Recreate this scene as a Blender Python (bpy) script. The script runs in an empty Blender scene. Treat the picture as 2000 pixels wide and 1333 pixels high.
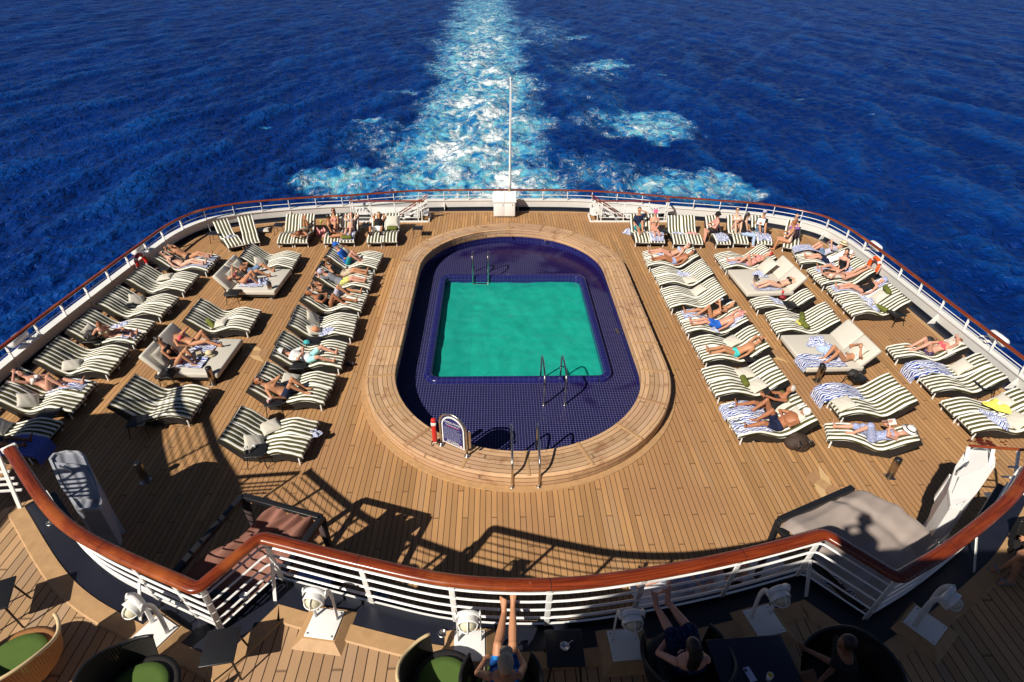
import bpy, bmesh, math, random
import numpy as np
from mathutils import Vector as V, Matrix, noise as mnoise
rnd = random.Random(7)
sc = bpy.context.scene
C = sc.collection
PI = math.pi
# ------------------------------------------------------------------ camera model
H = 10.3
FOC, PITCH, YAW, ROLL = 1135.0, .589, .033, .012
cp, sp, cy_, sy_ = math.cos(PITCH), math.sin(PITCH), math.cos(YAW), math.sin(YAW)
FW = V((sy_*cp, cy_*cp, -sp)); RT0 = V((cy_, -sy_, 0)); UP0 = RT0.cross(FW)
RT = RT0*math.cos(ROLL) + UP0*math.sin(ROLL); UPV = UP0*math.cos(ROLL) - RT0*math.sin(ROLL)
def at(px, py, z=0.0):
    """world point seen at photo pixel (2000x1333) on the horizontal plane z"""
    d = RT*(px-1000) + UPV*(666.5-py) + FW*FOC
    t = (z-H)/d.z
    return V((0, 0, H)) + d*t
cam = bpy.data.cameras.new('camera'); co = bpy.data.objects.new('camera', cam); C.objects.link(co)
cam.sensor_width = 36; cam.lens = FOC*36/2000; cam.clip_end = 20000; cam.clip_start = .05
m = Matrix((RT, UPV, -FW)).transposed().to_4x4(); m.translation = V((0, 0, H)); co.matrix_world = m
sc.camera = co
# ------------------------------------------------------------------ light
SUN = V((.5189, .5398, -.6628)).normalized()
sl = bpy.data.lights.new('sun', 'SUN'); sl.energy = 4.9; sl.angle = math.radians(.5); sl.color = (1, .93, .82)
so = bpy.data.objects.new('sun', sl); C.objects.link(so); so.rotation_euler = SUN.to_track_quat('-Z', 'Y').to_euler()
w = bpy.data.worlds.new('World'); sc.world = w; w.use_nodes = True
nt = w.node_tree; sky = nt.nodes.new('ShaderNodeTexSky'); sky.sky_type = 'NISHITA'; sky.sun_disc = False
sky.air_density = .45; sky.dust_density = .2; sky.ozone_density = 2.; sky.sun_elevation = math.asin(-SUN.z); sky.sun_rotation = math.atan2(-SUN.x, -SUN.y) % (2*PI)
bg = nt.nodes['Background']; bg.inputs[1].default_value = .05; nt.links.new(sky.outputs[0], bg.inputs[0])
sc.cycles.use_denoising = True; sc.cycles.denoising_input_passes = "RGB_ALBEDO_NORMAL"; sc.cycles.denoising_prefilter = "NONE"; sc.cycles.sample_clamp_direct = 5.; sc.cycles.sample_clamp_indirect = 4.

sc.view_settings.view_transform = 'Standard'; sc.view_settings.look = 'None'; sc.view_settings.exposure = .36
# ------------------------------------------------------------------ materials
MATS = {}
class NT:
    def __init__(s, name):
        s.m = bpy.data.materials.new(name); s.m.use_nodes = True; s.t = s.m.node_tree
        s.b = s.t.nodes['Principled BSDF']; s.out = s.t.nodes['Material Output']; MATS[name] = s.m
    def n(s, typ, **kw):
        x = s.t.nodes.new('ShaderNode'+typ)
        for k, v in kw.items():
            if k.startswith('i_'):
                k = k[2:]; k = int(k) if k.isdigit() else k.replace('_', ' ')
                s.set(x, k, v)
            else: setattr(x, k, v)
        return x
    def set(s, x, k, v):
        if isinstance(v, bpy.types.NodeSocket): s.t.links.new(v, x.inputs[k])
        else: x.inputs[k].default_value = v
    def math(s, op, a, b=None, c=None):
        x = s.n('Math', operation=op); s.set(x, 0, a)
        if b is not None: s.set(x, 1, b)
        if c is not None: s.set(x, 2, c)
        return x.outputs[0]
    def mix(s, f, a, b, mode='MIX'):
        x = s.n('Mix', data_type='RGBA', blend_type=mode)
        s.set(x, 0, f); s.set(x, 6, a if not isinstance(a, tuple) else (*a, 1)[:4]); s.set(x, 7, b if not isinstance(b, tuple) else (*b, 1)[:4])
        return x.outputs[2]
    def smooth(s, x, a, b):
        r = s.n('MapRange', interpolation_type='SMOOTHSTEP'); s.set(r, 0, x); s.set(r, 1, a); s.set(r, 2, b); s.set(r, 3, 0.); s.set(r, 4, 1.)
        return r.outputs[0]
    def noise(s, vec, scale, detail=3, rough=.55, dist=0.):
        x = s.n('TexNoise'); s.set(x, 'Vector', vec) if vec is not None else None
        s.set(x, 'Scale', scale); s.set(x, 'Detail', detail); s.set(x, 'Roughness', rough); s.set(x, 'Distortion', dist)
        return x.outputs['Fac']
    def obj(s): return s.n('TexCoord').outputs['Object']
    def uv(s): return s.n('TexCoord').outputs['UV']
    def vmul(s, vec, xyz):
        x = s.n('VectorMath', operation='MULTIPLY'); s.set(x, 0, vec); s.set(x, 1, xyz); return x.outputs[0]
    def xyz(s, vec):
        x = s.n('SeparateXYZ'); s.set(x, 0, vec); return x.outputs
    def bump(s, h, strength=.3, dist=.01):
        x = s.n('Bump'); s.set(x, 'Height', h); s.set(x, 'Strength', strength); s.set(x, 'Distance', dist); s.t.links.new(x.outputs[0], s.b.inputs['Normal'])
        return x
    def col(s, c): s.set(s.b, 'Base Color', c if not isinstance(c, tuple) else (*c, 1)[:4])
    def p(s, **kw):
        for k, v in kw.items(): s.set(s.b, k.replace('_', ' '), v)
        return s
def mat(name, col, rough=.55, metal=0., var=.12, scale=6., bump=0., bscale=120., spec=.5, coat=0., sss=0.):
    if name in MATS: return MATS[name]
    s = NT(name); o = s.obj(); f = s.noise(o, scale, 4)
    a = tuple(max(0, c*(1-var)) for c in col); b = tuple(min(1, c*(1+var)) for c in col)
    s.col(s.mix(f, a, b)); s.p(Roughness=rough, Metallic=metal)
    s.b.inputs['Specular IOR Level'].default_value = spec; s.b.inputs['Coat Weight'].default_value = coat
    if bump: s.bump(s.noise(o, bscale, 2), bump, .004)
    return s.m
def teak(name, use_uv=False, pw=.127, rowl=.767, tone=(.458, .250, .106), width_v=None, dark=1., stain=0.):
    s = NT(name)
    vec = s.uv() if use_uv else s.obj()
    X = s.xyz(vec)
    a = X[1] if use_uv else X[0]; l = X[0] if use_uv else X[1]
    ax = s.math('DIVIDE', a, pw); i = s.math('FLOOR', ax); fr = s.math('SUBTRACT', ax, i)
    # butt joints: every fifth plank on each row, shifted one plank per row
    lr = s.math('DIVIDE', l, rowl)
    sh = s.math('DIVIDE', s.math('ADD', lr, i), 5.)
    seg = s.math('FLOOR', sh); fl = s.math('SUBTRACT', sh, seg)
    idx = s.n('CombineXYZ', i_0=i, i_1=seg, i_2=0.)
    wn = s.n('TexWhiteNoise', noise_dimensions='3D', i_Vector=idx.outputs[0])
    grain = s.noise(s.n('CombineXYZ', i_0=s.math('MULTIPLY', a, 60.), i_1=s.math('MULTIPLY', l, 2.2), i_2=wn.outputs[0]).outputs[0], 1., 4, .6)
    blot = s.noise(vec, .35, 3, .5); spots = s.noise(vec, 2.6, 5, .65)
    t1 = tuple(c*.72 for c in tone); t2 = tuple(min(1, c*1.20) for c in tone)
    c = s.mix(wn.outputs[0], t1, t2)
    c = s.mix(s.math('MULTIPLY', grain, .5), c, tuple(c*.62 for c in tone))
    wn2 = s.n('TexWhiteNoise', noise_dimensions='3D', i_Vector=s.vmul(idx.outputs[0], (1.7, 2.3, 1.)))
    c = s.mix(s.math('MULTIPLY', s.smooth(wn2.outputs[0], .78, 1.), .55), c, (tone[0]*.78, tone[1]*.9, tone[2]*1.2))
    c = s.mix(s.smooth(blot, .42, .68), c, tuple((tone[0]*.8, tone[1]*.78, tone[2]*.85)))
    c = s.mix(s.math('MULTIPLY', s.smooth(spots, .66, .78), .5), c, (tone[0]*.45, tone[1]*.33, tone[2]*.3))
    if stain:
        st = s.noise(s.vmul(vec, (1.2, 1.5, 1)), 1.3, 6, .7)
        c = s.mix(s.math('MULTIPLY', s.smooth(st, .5, .68), stain), c, (.2, .075, .03))
        knots = s.n('TexVoronoi', i_Vector=vec, i_Scale=2.3).outputs['Distance']
        c = s.mix(s.math('MULTIPLY', s.smooth(knots, .09, .03), .75), c, (.14, .05, .02))
    e1 = s.smooth(fr, .065, .03); e2 = s.smooth(fr, .935, .97)
    e3 = s.smooth(fl, .012, .004)
    gap = s.math('MAXIMUM', s.math('MAXIMUM', e1, e2), s.math('MULTIPLY', e3, .6))
    c = s.mix(gap, c, (.035, .02, .012))
    s.col(c); s.p(Roughness=.72)
    s.b.inputs['Specular IOR Level'].default_value = .25
    hgt = s.math('ADD', s.math('MULTIPLY', gap, -1.), s.math('MULTIPLY', grain, .25))
    s.bump(hgt, .5, .006)
    return s.m
M_DECK = teak('teak_planks')
M_UDECK = teak('teak_upper', tone=(.47, .29, .15), pw=.14)
M_BENCH = teak('teak_bench', True, pw=.128, rowl=1.3, tone=(.585, .365, .20), stain=.6)
M_PALE = mat('pale_teak', (.42, .25, .117), .6, var=.28, scale=7, bump=.3)
M_INLAY = mat('inlay_pale', (.56, .37, .18), .6, var=.1)
M_INLAY2 = mat('inlay_brown', (.36, .2, .1), .6, var=.1)
M_VARN = None
def varnish():
    s = NT('varnished_wood'); o = s.obj(); X = s.xyz(o)
    g = s.noise(s.vmul(o, (5, 5, 5)), 3., 5, .7); b = s.noise(o, .7, 2)
    c = s.mix(g, (.11, .014, .004), (.25, .040, .009)); c = s.mix(s.smooth(b, .45, .75), c, (.29, .062, .014))
    s.col(c); s.p(Roughness=.22); s.b.inputs['Coat Weight'].default_value = .35; s.b.inputs['Coat Roughness'].default_value = .08
    return s.m
M_VARN = varnish()
def varnish_uv():
    s = NT('varnished_cap_rail'); u = s.uv(); o = s.obj(); X = s.xyz(u)
    g = s.noise(s.n('CombineXYZ', i_0=s.math('MULTIPLY', X[0], 1.6), i_1=s.math('MULTIPLY', X[1], 55.), i_2=0.).outputs[0], 1., 5, .65, .6)
    b = s.noise(o, .8, 4, .6); w_ = s.noise(o, 9., 4, .7)
    c = s.mix(s.smooth(g, .3, .7), (.085, .010, .003), (.25, .042, .009)); c = s.mix(s.smooth(b, .48, .72), c, (.34, .085, .018)); c = s.mix(s.math('MULTIPLY', s.smooth(w_, .66, .74), .5), c, (.40, .16, .06))
    s.col(c); s.p(Roughness=s.math('ADD', .16, s.math('MULTIPLY', w_, .25))); s.b.inputs['Coat Weight'].default_value = .25; s.b.inputs['Coat Roughness'].default_value = .1
    s.bump(g, .15, .003)
    return s.m
M_VARNU = varnish_uv()
M_WHITE = mat('white_paint', (.80, .79, .76), .32, var=.05, scale=2.5, coat=.2)
M_WHITE2 = mat('white_weathered', (.74, .73, .70), .4, var=.09, scale=1.6)
M_NAVY = mat('navy_gutter_paint', (.010, .012, .022), .42, var=.4, scale=3, bump=.15, bscale=40)
M_BLACK = mat('black_metal', (.012, .012, .014), .4, var=.2)
M_WICK = mat('black_wicker', (.016, .014, .013), .6, var=.5, scale=70, bump=.6, bscale=90)
M_CHROME = mat('chrome', (.62, .58, .53), .22, 1., var=.05)
M_STEEL = mat('brushed_steel', (.6, .57, .52), .25, 1., var=.08)
M_CREAM = mat('cushion_cream', (.76, .74, .675), .85, var=.06, scale=9, bump=.3, bscale=250, spec=.2)
M_OLIVE = mat('cushion_olive', (.085, .078, .025), .9, var=.25, scale=9, bump=.3, bscale=250, spec=.15)
M_BEIGE = mat('beige_canvas', (.57, .53, .46), .9, var=.06, scale=4, bump=.3, bscale=200, spec=.2)
M_PILLOW = mat('pillow_beige', (.58, .54, .46), .9, var=.07, scale=5, bump=.35, bscale=160, spec=.2)
M_GREEN = mat('olive_green_canvas', (.12, .135, .025), .85, var=.15, spec=.2)
M_GREEN2 = mat('green_cushion', (.075, .13, .028), .85, var=.15, bump=.2, spec=.2)
M_MAUVE = mat('mauve_fabric', (.25, .115, .085), .85, var=.2, scale=3, bump=.2, spec=.2)
M_SAIL = mat('grey_sail_fabric', (.31, .255, .225), .8, var=.22, scale=2.4, bump=.3, bscale=14, spec=.25)
M_RED = mat('red_plastic', (.60, .03, .02), .4, var=.15)
M_ORANGE = mat('lifebuoy_orange', (.75, .10, .015), .4, var=.12)
M_HAIR = {k: mat('hair_'+k, c, .5, var=.35, scale=40, bump=.5, bscale=60) for k, c in dict(dark=(.02, .012, .008), brown=(.07, .035, .016), ginger=(.25, .08, .025), blonde=(.40, .25, .10), grey=(.5, .47, .42), red=(.45, .05, .04)).items()}
def skin(name, col):
    s = NT(name); o = s.obj(); f = s.noise(o, 7, 4)
    s.col(s.mix(f, tuple(c*.86 for c in col), tuple(min(1, c*1.1) for c in col))); s.p(Roughness=.5)
    s.b.inputs['Specular IOR Level'].default_value = .35
    return s.m
SKIN = dict(fair=skin('skin_fair', (.62, .36, .25)), tan=skin('skin_tan', (.47, .22, .115)), deep=skin('skin_deep', (.36, .145, .07)), pink=skin('skin_pink', (.58, .29, .2)), dark=skin('skin_dark', (.2, .09, .05)))
def fabric(name, a, b=None, scale=14., thr=.5):
    s = NT(name); o = s.obj()
    if b is None: s.col(s.mix(s.noise(o, 20, 3), tuple(c*.8 for c in a), tuple(min(1, c*1.15) for c in a)))
    else:
        v = s.n('TexVoronoi', i_Vector=o, i_Scale=scale).outputs['Distance']; n = s.noise(o, scale, 2)
        s.col(s.mix(s.smooth(s.math('ADD', v, s.math('MULTIPLY', n, .4)), thr, thr+.08), a, b))
    s.p(Roughness=.85); s.b.inputs['Specular IOR Level'].default_value = .2
    return s.m
FAB = dict(black=fabric('cloth_black', (.013, .013, .015)), navy=fabric('cloth_navy', (.012, .018, .05)), pink=fabric('cloth_pink', (.75, .10, .13)), aqua=fabric('cloth_aqua', (.06, .55, .52)), paleaqua=fabric('cloth_pale_aqua', (.35, .66, .64)), teal=fabric('cloth_teal', (.02, .28, .30)), white=fabric('cloth_white', (.8, .79, .76)), grey=fabric('cloth_grey', (.24, .25, .28)), denim=fabric('cloth_denim', (.15, .23, .36)), blue=fabric('cloth_blue', (.02, .12, .52)), ltblue=fabric('cloth_light_blue', (.38, .48, .66)), beige=fabric('cloth_beige', (.5, .4, .28)), red=fabric('cloth_red', (.5, .03, .03)),
    floral=fabric('cloth_floral', (.62, .5, .5), (.06, .03, .10), 30, .45), bluefloral=fabric('cloth_blue_floral', (.02, .12, .30), (.008, .012, .05), 24, .38), redfloral=fabric('cloth_red_floral', (.40, .05, .04), (.7, .55, .42), 30, .55), purple=fabric('cloth_purple_print', (.38, .08, .25), (.2, .1, .3), 26, .5), pinkpat=fabric('cloth_pink_print', (.75, .5, .45), (.6, .2, .2), 30, .55), yellowpat=fabric('cloth_yellow_print', (.05, .25, .5), (.7, .6, .1), 18, .5), bluepat=fabric('cloth_pale_print', (.62, .63, .72), (.26, .3, .5), 40, .5), cyan=fabric('cloth_cyan', (.02, .24, .62), (.01, .08, .3), 14, .5), lav=fabric('cloth_lavender', (.45, .43, .52)), yellow=fabric('cloth_yellow', (.8, .72, .12)), khaki=fabric('cloth_khaki', (.42, .33, .23)), straw=fabric('straw', (.66, .54, .34)), pinkcap=fabric('cloth_hot_pink', (.85, .13, .28)), hatwhite=fabric('hat_white', (.76, .74, .7)))
def towel_mat():
    s = NT('striped_towel'); u = s.uv(); X = s.xyz(u); n = s.noise(u, 3.5, 2)
    q = s.math('ADD', s.math('MULTIPLY', X[1], 9.), s.math('MULTIPLY', n, 2.6)); fr = s.math('FRACT', q)
    s.col(s.mix(s.smooth(fr, .48, .56), (.72, .73, .77), (.028, .065, .30))); s.p(Roughness=.95)
    s.b.inputs['Specular IOR Level'].default_value = .1; s.bump(s.noise(u, 160, 2), .5, .004)
    return s.m
M_TOWEL = towel_mat()
def towel_mat2():
    s = NT('blue_striped_towel'); u = s.uv(); X = s.xyz(u)
    fr = s.math('FRACT', s.math('MULTIPLY', X[1], 14.))
    s.col(s.mix(s.smooth(fr, .3, .36), (.25, .33, .62), (.03, .05, .42))); s.p(Roughness=.95)
    return s.m
M_TOWELB = towel_mat2()
def tile_mat():
    s = NT('cobalt_tile'); o = s.obj(); X = s.xyz(o); p = .077
    wet = s.noise(o, .42, 4, .55, .6); X0 = X
    fx = s.math('FRACT', s.math('DIVIDE', s.math('ADD', X[0], 50.), p)); fy = s.math('FRACT', s.math('DIVIDE', s.math('ADD', X[1], 50.), p))
    def edge(f): return s.math('MAXIMUM', s.smooth(f, .05, .03), s.smooth(f, .95, .97))
    g = s.math('MAXIMUM', edge(fx), edge(fy))
    ix = s.n('CombineXYZ', i_0=s.math('FLOOR', s.math('DIVIDE', X[0], p)), i_1=s.math('FLOOR', s.math('DIVIDE', X[1], p)), i_2=0.)
    wn = s.n('TexWhiteNoise', noise_dimensions='3D', i_Vector=ix.outputs[0])
    c = s.mix(wn.outputs[0], (.0045, .0035, .042), (.009, .007, .068))
    # wetness: damp patches along the right and far side darken the grout and gloss the glaze
    side = s.math('ADD', wet, s.math('ADD', s.math('MULTIPLY', s.math('SUBTRACT', X[0], 2.6), .045), s.math('MULTIPLY', s.math('SUBTRACT', X[1], 15.5), .02)))
    wm = s.smooth(side, .50, .64)
    c2 = s.mix(wn.outputs[0], (.008, .0035, .042), (.012, .006, .06))
    gc = s.mix(wm, (.17, .17, .27), (.018, .011, .07))
    s.col(s.mix(g, s.mix(wm, c, c2), gc)); s.p(Roughness=s.math('SUBTRACT', .35, s.math('MULTIPLY', wm, .17)))
    s.b.inputs['Specular IOR Level'].default_value = .14
    s.bump(s.math('MULTIPLY', g, -1.), .25, .003)
    return s.m
M_TILE = tile_mat()
def coping_mat():
    s = NT('cobalt_coping'); u = s.uv(); X = s.xyz(u)
    fx = s.math('FRACT', s.math('DIVIDE', X[0], .15)); fy = s.math('FRACT', s.math('DIVIDE', X[1], .15))
    g = s.math('MAXIMUM', s.smooth(fx, .05, .03), s.smooth(fy, .05, .03))
    s.col(s.mix(g, s.mix(s.noise(u, 3, 3), (.009, .009, .075), (.016, .018, .12)), (.08, .08, .17))); s.p(Roughness=.15)
    return s.m
M_COPING = coping_mat()
def water_mat():
    s = NT('pool_water_surface'); o = s.obj()
    n1 = s.noise(s.vmul(o, (1.1, .75, 1)), 1.0, 5, .6, 2.2); n2 = s.noise(o, 3.2, 4, .6, 1.2)
    c = s.mix(s.smooth(n1, .36, .66), (.014, .47, .365), (.024, .52, .41))
    fine = s.noise(s.vmul(o, (1.4, 2.6, 1)), 3.0, 5, .65, 1.6)
    c = s.mix(s.math('MULTIPLY', s.smooth(fine, .60, .74), .22), c, (.03, .52, .42))
    dif = s.n('BsdfDiffuse'); s.set(dif, 0, c)
    tr = s.n('BsdfTransparent'); tr.inputs[0].default_value = (.22, .80, .70, 1)
    gl = s.n('BsdfGlossy'); gl.inputs[1].default_value = .04
    fr = s.n('Fresnel'); fr.inputs[0].default_value = 1.33
    bp = s.n('Bump'); s.set(bp, 'Height', s.math('ADD', s.math('MULTIPLY', n1, 1.2), s.math('MULTIPLY', n2, .5))); bp.inputs['Strength'].default_value = .45; bp.inputs['Distance'].default_value = .10
    for q in (gl, fr): s.t.links.new(bp.outputs[0], q.inputs['Normal'])
    m1 = s.n('MixShader'); m1.inputs[0].default_value = .45; s.t.links.new(dif.outputs[0], m1.inputs[1]); s.t.links.new(tr.outputs[0], m1.inputs[2])
    m2 = s.n('MixShader'); s.t.links.new(fr.outputs[0], m2.inputs[0]); s.t.links.new(m1.outputs[0], m2.inputs[1]); s.t.links.new(gl.outputs[0], m2.inputs[2])
    s.t.links.new(m2.outputs[0], s.out.inputs[0]); return s.m
M_WATER = water_mat()
def plaster():
    s = NT('turquoise_plaster'); o = s.obj(); n = s.noise(s.vmul(o, (1., 1.6, 1)), .9, 5, .6, 1.5)
    s.col(s.mix(s.smooth(n, .35, .66), (.05, .50, .40), (.14, .72, .58))); s.p(Roughness=.6); return s.m  # mottling imitates caustic light in the plaster's own colour
M_PLASTER = plaster()
def sea_mat():
    s = NT('sea_water'); o = s.obj()
    f = s.n('Attribute', attribute_name='foam').outputs['Fac']; hgt = s.n('Attribute', attribute_name='height').outputs['Fac']
    q = s.vmul(o, (1., .7, 0.))
    big = s.smooth(s.noise(q, .20, 4, .6, .7), .33, .68)
    mid = s.smooth(s.noise(q, .55, 5, .6, 1.2), .35, .66)
    speck = s.noise(s.vmul(o, (1.15, .55, 0)), 1.5, 10, .78, .4)
    r0 = s.noise(q, .42, 7, .62, .9)
    ridge = s.math('SUBTRACT', 1., s.math('MULTIPLY', s.math('ABSOLUTE', s.math('SUBTRACT', r0, .5)), 9.))
    ridge = s.math('MAXIMUM', ridge, 0.)
    fm = s.math('MULTIPLY', f, s.math('ADD', .26, s.math('ADD', s.math('MULTIPLY', big, .70), s.math('MULTIPLY', mid, .32))))
    turq = s.smooth(fm, .02, .50)
    v = s.math('ADD', s.math('ADD', s.math('MULTIPLY', speck, .62), s.math('MULTIPLY', s.noise(q, 4.2, 6, .75, .3), .38)), s.math('ADD', s.math('MULTIPLY', ridge, .17), s.math('MULTIPLY', fm, .30)))
    white = s.math('MULTIPLY', s.smooth(v, .78, 1.02), s.smooth(fm, .06, .30))
    lace = s.math('MULTIPLY', s.smooth(ridge, .70, .97), s.math('MULTIPLY', s.smooth(fm, .10, .32), s.smooth(speck, .42, .58)))
    white = s.math('MAXIMUM', white, s.math('MULTIPLY', lace, .85))
    patchy = s.noise(s.vmul(o, (1, .5, 0)), .05, 5, .6)
    deep = s.mix(s.smooth(patchy, .3, .7), (.0008, .014, .105), (.0014, .024, .160))
    deep = s.mix(s.math('MULTIPLY', s.smooth(hgt, -.05, .4), .45), deep, (.0035, .068, .29))  # crests lightened by height: light scattered through them, put into the colour
    c = s.mix(turq, deep, s.mix(s.math('MULTIPLY', mid, s.smooth(fm, .1, .8)), (.006, .13, .36), (.15, .50, .60)))
    c = s.mix(white, c, (.74, .81, .83))
    s.col(c); s.p(Roughness=s.math('ADD', .30, s.math('MULTIPLY', white, .5)), IOR=1.33)
    s.b.inputs['Specular IOR Level'].default_value = .28; s.b.inputs['Specular Tint'].default_value = (.5, .75, 1., 1)
    n1 = s.noise(s.vmul(o, (1.5, .9, 0)), 1.5, 4, .55, .3)
    n2 = s.noise(s.vmul(o, (1.3, .6, 0)), .30, 4, .6, .3)
    h = s.math('ADD', s.math('MULTIPLY', n1, s.math('SUBTRACT', .55, s.math('MULTIPLY', turq, .44))), s.math('ADD', s.math('MULTIPLY', n2, .55), s.math('MULTIPLY', white, .10)))
    s.bump(h, 1., .95)
    return s.m
M_SEA = sea_mat()
# ------------------------------------------------------------------ mesh builder
class MB:
    def __init__(s): s.v = []; s.f = []; s.mi = []; s.sm = []; s.uv = {}
    def add(s, vs, fs, mi=0, smooth=False, uvs=None):
        k = len(s.v); s.v += [tuple(x) for x in vs]
        for j, f in enumerate(fs):
            if uvs is not None: s.uv[len(s.f)] = [uvs[i] for i in f]
            s.f.append([i+k for i in f]); s.mi.append(mi); s.sm.append(smooth)
        return s
    def mesh(s, name, mats):
        me = bpy.data.meshes.new(name); me.from_pydata(s.v, [], s.f)
        for q in mats: me.materials.append(q)
        me.polygons.foreach_set('material_index', s.mi); me.polygons.foreach_set('use_smooth', s.sm)
        if s.uv:
            ul = me.uv_layers.new(name='UVMap')
            for p in me.polygons:
                u = s.uv.get(p.index)
                if u:
                    for li, c in zip(p.loop_indices, u): ul.data[li].uv = c
        me.update(); return me
    def build(s, name, mats, parent=None):
        if not isinstance(mats, (list, tuple)): mats = [mats]
        o = bpy.data.objects.new(name, s.mesh(name, mats)); C.objects.link(o)
        if parent is not None: o.parent = parent
        return o
    def box(s, c, size, rot=0., mi=0, ch=.0, M=None):
        hx, hy, hz = [q/2 for q in size]; k = min(ch, hx*.9, hy*.9, hz*.9)
        vs = []; R = M if M is not None else Matrix.Rotation(rot, 3, 'Z'); c = V(c)
        if k <= 0:
            for x in (-hx, hx):
                for y in (-hy, hy):
                    for z in (-hz, hz): vs.append(c + R @ V((x, y, z)))
            return s.add(vs, [(0, 1, 3, 2), (4, 6, 7, 5), (0, 4, 5, 1), (2, 3, 7, 6), (0, 2, 6, 4), (1, 5, 7, 3)], mi)
        bm = bmesh.new(); bmesh.ops.create_cube(bm, size=1.)
        for q in bm.verts: q.co = V((q.co.x*2*hx, q.co.y*2*hy, q.co.z*2*hz))
        bmesh.ops.bevel(bm, geom=bm.edges[:], offset=k, segments=2, profile=.6, affect='EDGES')
        bm.verts.index_update(); vs = [c + R @ q.co for q in bm.verts]; fs = [[q.index for q in f.verts] for f in bm.faces]; bm.free()
        return s.add(vs, fs, mi, True)
    def bar(s, a, b, wd, ht, mi=0, up=V((0, 0, 1)), ch=.0):
        a = V(a); b = V(b); d = (b-a); L = d.length; d.normalize()
        x = d.cross(up); x = x.normalized() if x.length > 1e-4 else V((1, 0, 0)); u = x.cross(d)
        M = Matrix((d, x, u)).transposed(); return s.box((a+b)/2, (L, wd, ht), M=M, mi=mi, ch=ch)
    def loft(s, cs, aa, bb, lat, n=10, mi=0, cap=True, smooth=True, closed=False, uvs=False):
        """rings along centres cs; half widths aa along lat, bb across"""
        cs = [V(c) for c in cs]; N = len(cs); vs = []; uvl = []; L = 0
        for i, c in enumerate(cs):
            t = (cs[(i+1) % N] if (closed or i < N-1) else c) - (cs[i-1] if (closed or i > 0) else c)
            t = t.normalized() if t.length > 1e-7 else V((0, 0, 1))
            l = V(lat[i]) if isinstance(lat, list) else V(lat)
            l = l - t*l.dot(t); l = l.normalized() if l.length > 1e-5 else t.orthogonal().normalized(); m_ = t.cross(l)
            a = aa[i] if isinstance(aa, (list, tuple)) else aa; b = bb[i] if isinstance(bb, (list, tuple)) else bb
            if i: L += (c-cs[i-1]).length
            for j in range(n):
                th = 2*PI*j/n; vs.append(c + l*(a*math.cos(th)) + m_*(b*math.sin(th))); uvl.append((L, j/n))
        fs = []
        for i in range(N if closed else N-1):
            for j in range(n):
                i2 = (i+1) % N; fs.append((i*n+j, i*n+(j+1) % n, i2*n+(j+1) % n, i2*n+j))
        if cap and not closed:
            fs.append(tuple(range(n))[::-1]); fs.append(tuple((N-1)*n+j for j in range(n)))
        return s.add(vs, fs, mi, smooth, uvl if uvs else None)
    def tube(s, pts, r, n=8, mi=0, closed=False):
        return s.loft(pts, r, r, V((.123, .456, .88)) if True else None, n, mi, closed=closed)
    def cap(s, a, b, ra, rb, n=8, mi=0):
        """tapered capsule"""
        a = V(a); b = V(b); d = (b-a); L = d.length; d = d.normalized() if L > 1e-6 else V((0, 0, 1))
        cs = []; rr = []
        for q in (1., .8, .5, .2): cs.append(a - d*ra*q); rr.append(ra*math.sqrt(max(0, 1-q*q))+1e-4)
        cs += [a, b]; rr += [ra, rb]
        for q in (.2, .5, .8, 1.): cs.append(b + d*rb*q); rr.append(rb*math.sqrt(max(0, 1-q*q))+1e-4)
        return s.loft(cs, rr, rr, d.orthogonal(), n, mi)
    def ball(s, c, r, n=12, mi=0, M=None):
        r = (r, r, r) if not isinstance(r, (tuple, list)) else r; vs = []; fs = []; c = V(c); rings = max(6, n//2+1)
        for i in range(1, rings):
            ph = PI*i/rings
            for j in range(n):
                th = 2*PI*j/n; p = V((r[0]*math.sin(ph)*math.cos(th), r[1]*math.sin(ph)*math.sin(th), r[2]*math.cos(ph)))
                vs.append(c + (M @ p if M is not None else p))
        t = len(vs); p = V((0, 0, r[2])); q = V((0, 0, -r[2])); vs += [c + (M @ p if M is not None else p), c + (M @ q if M is not None else q)]
        for i in range(rings-2):
            for j in range(n): fs.append((i*n+j, (i+1)*n+j, (i+1)*n+(j+1) % n, i*n+(j+1) % n))
        for j in range(n):
            fs.append((t, j, (j+1) % n)); k = (rings-2)*n; fs.append((t+1, k+(j+1) % n, k+j))
        return s.add(vs, fs, mi, True)
    def lathe(s, prof, c=(0, 0, 0), n=20, mi=0, smooth=True, M=None):
        vs = []; fs = []; c = V(c)
        for r, z in prof:
            for j in range(n):
                p = V((r*math.cos(2*PI*j/n), r*math.sin(2*PI*j/n), z)); vs.append(c + (M @ p if M is not None else p))
        for i in range(len(prof)-1):
            for j in range(n): fs.append((i*n+j, i*n+(j+1) % n, (i+1)*n+(j+1) % n, (i+1)*n+j))
        fs.append(tuple(range(n))[::-1]); fs.append(tuple((len(prof)-1)*n+j for j in range(n)))
        return s.add(vs, fs, mi, smooth)
    def prism(s, poly, z0, z1, mi=0):
        n = len(poly); A = sum(poly[i][0]*poly[(i+1) % n][1]-poly[(i+1) % n][0]*poly[i][1] for i in range(n))
        if A < 0: poly = list(poly)[::-1]
        vs = [(p[0], p[1], z0) for p in poly] + [(p[0], p[1], z1) for p in poly]
        fs = [tuple(range(n))[::-1], tuple(range(n, 2*n))] + [(i, (i+1) % n, n+(i+1) % n, n+i) for i in range(n)]
        return s.add(vs, fs, mi)
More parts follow.
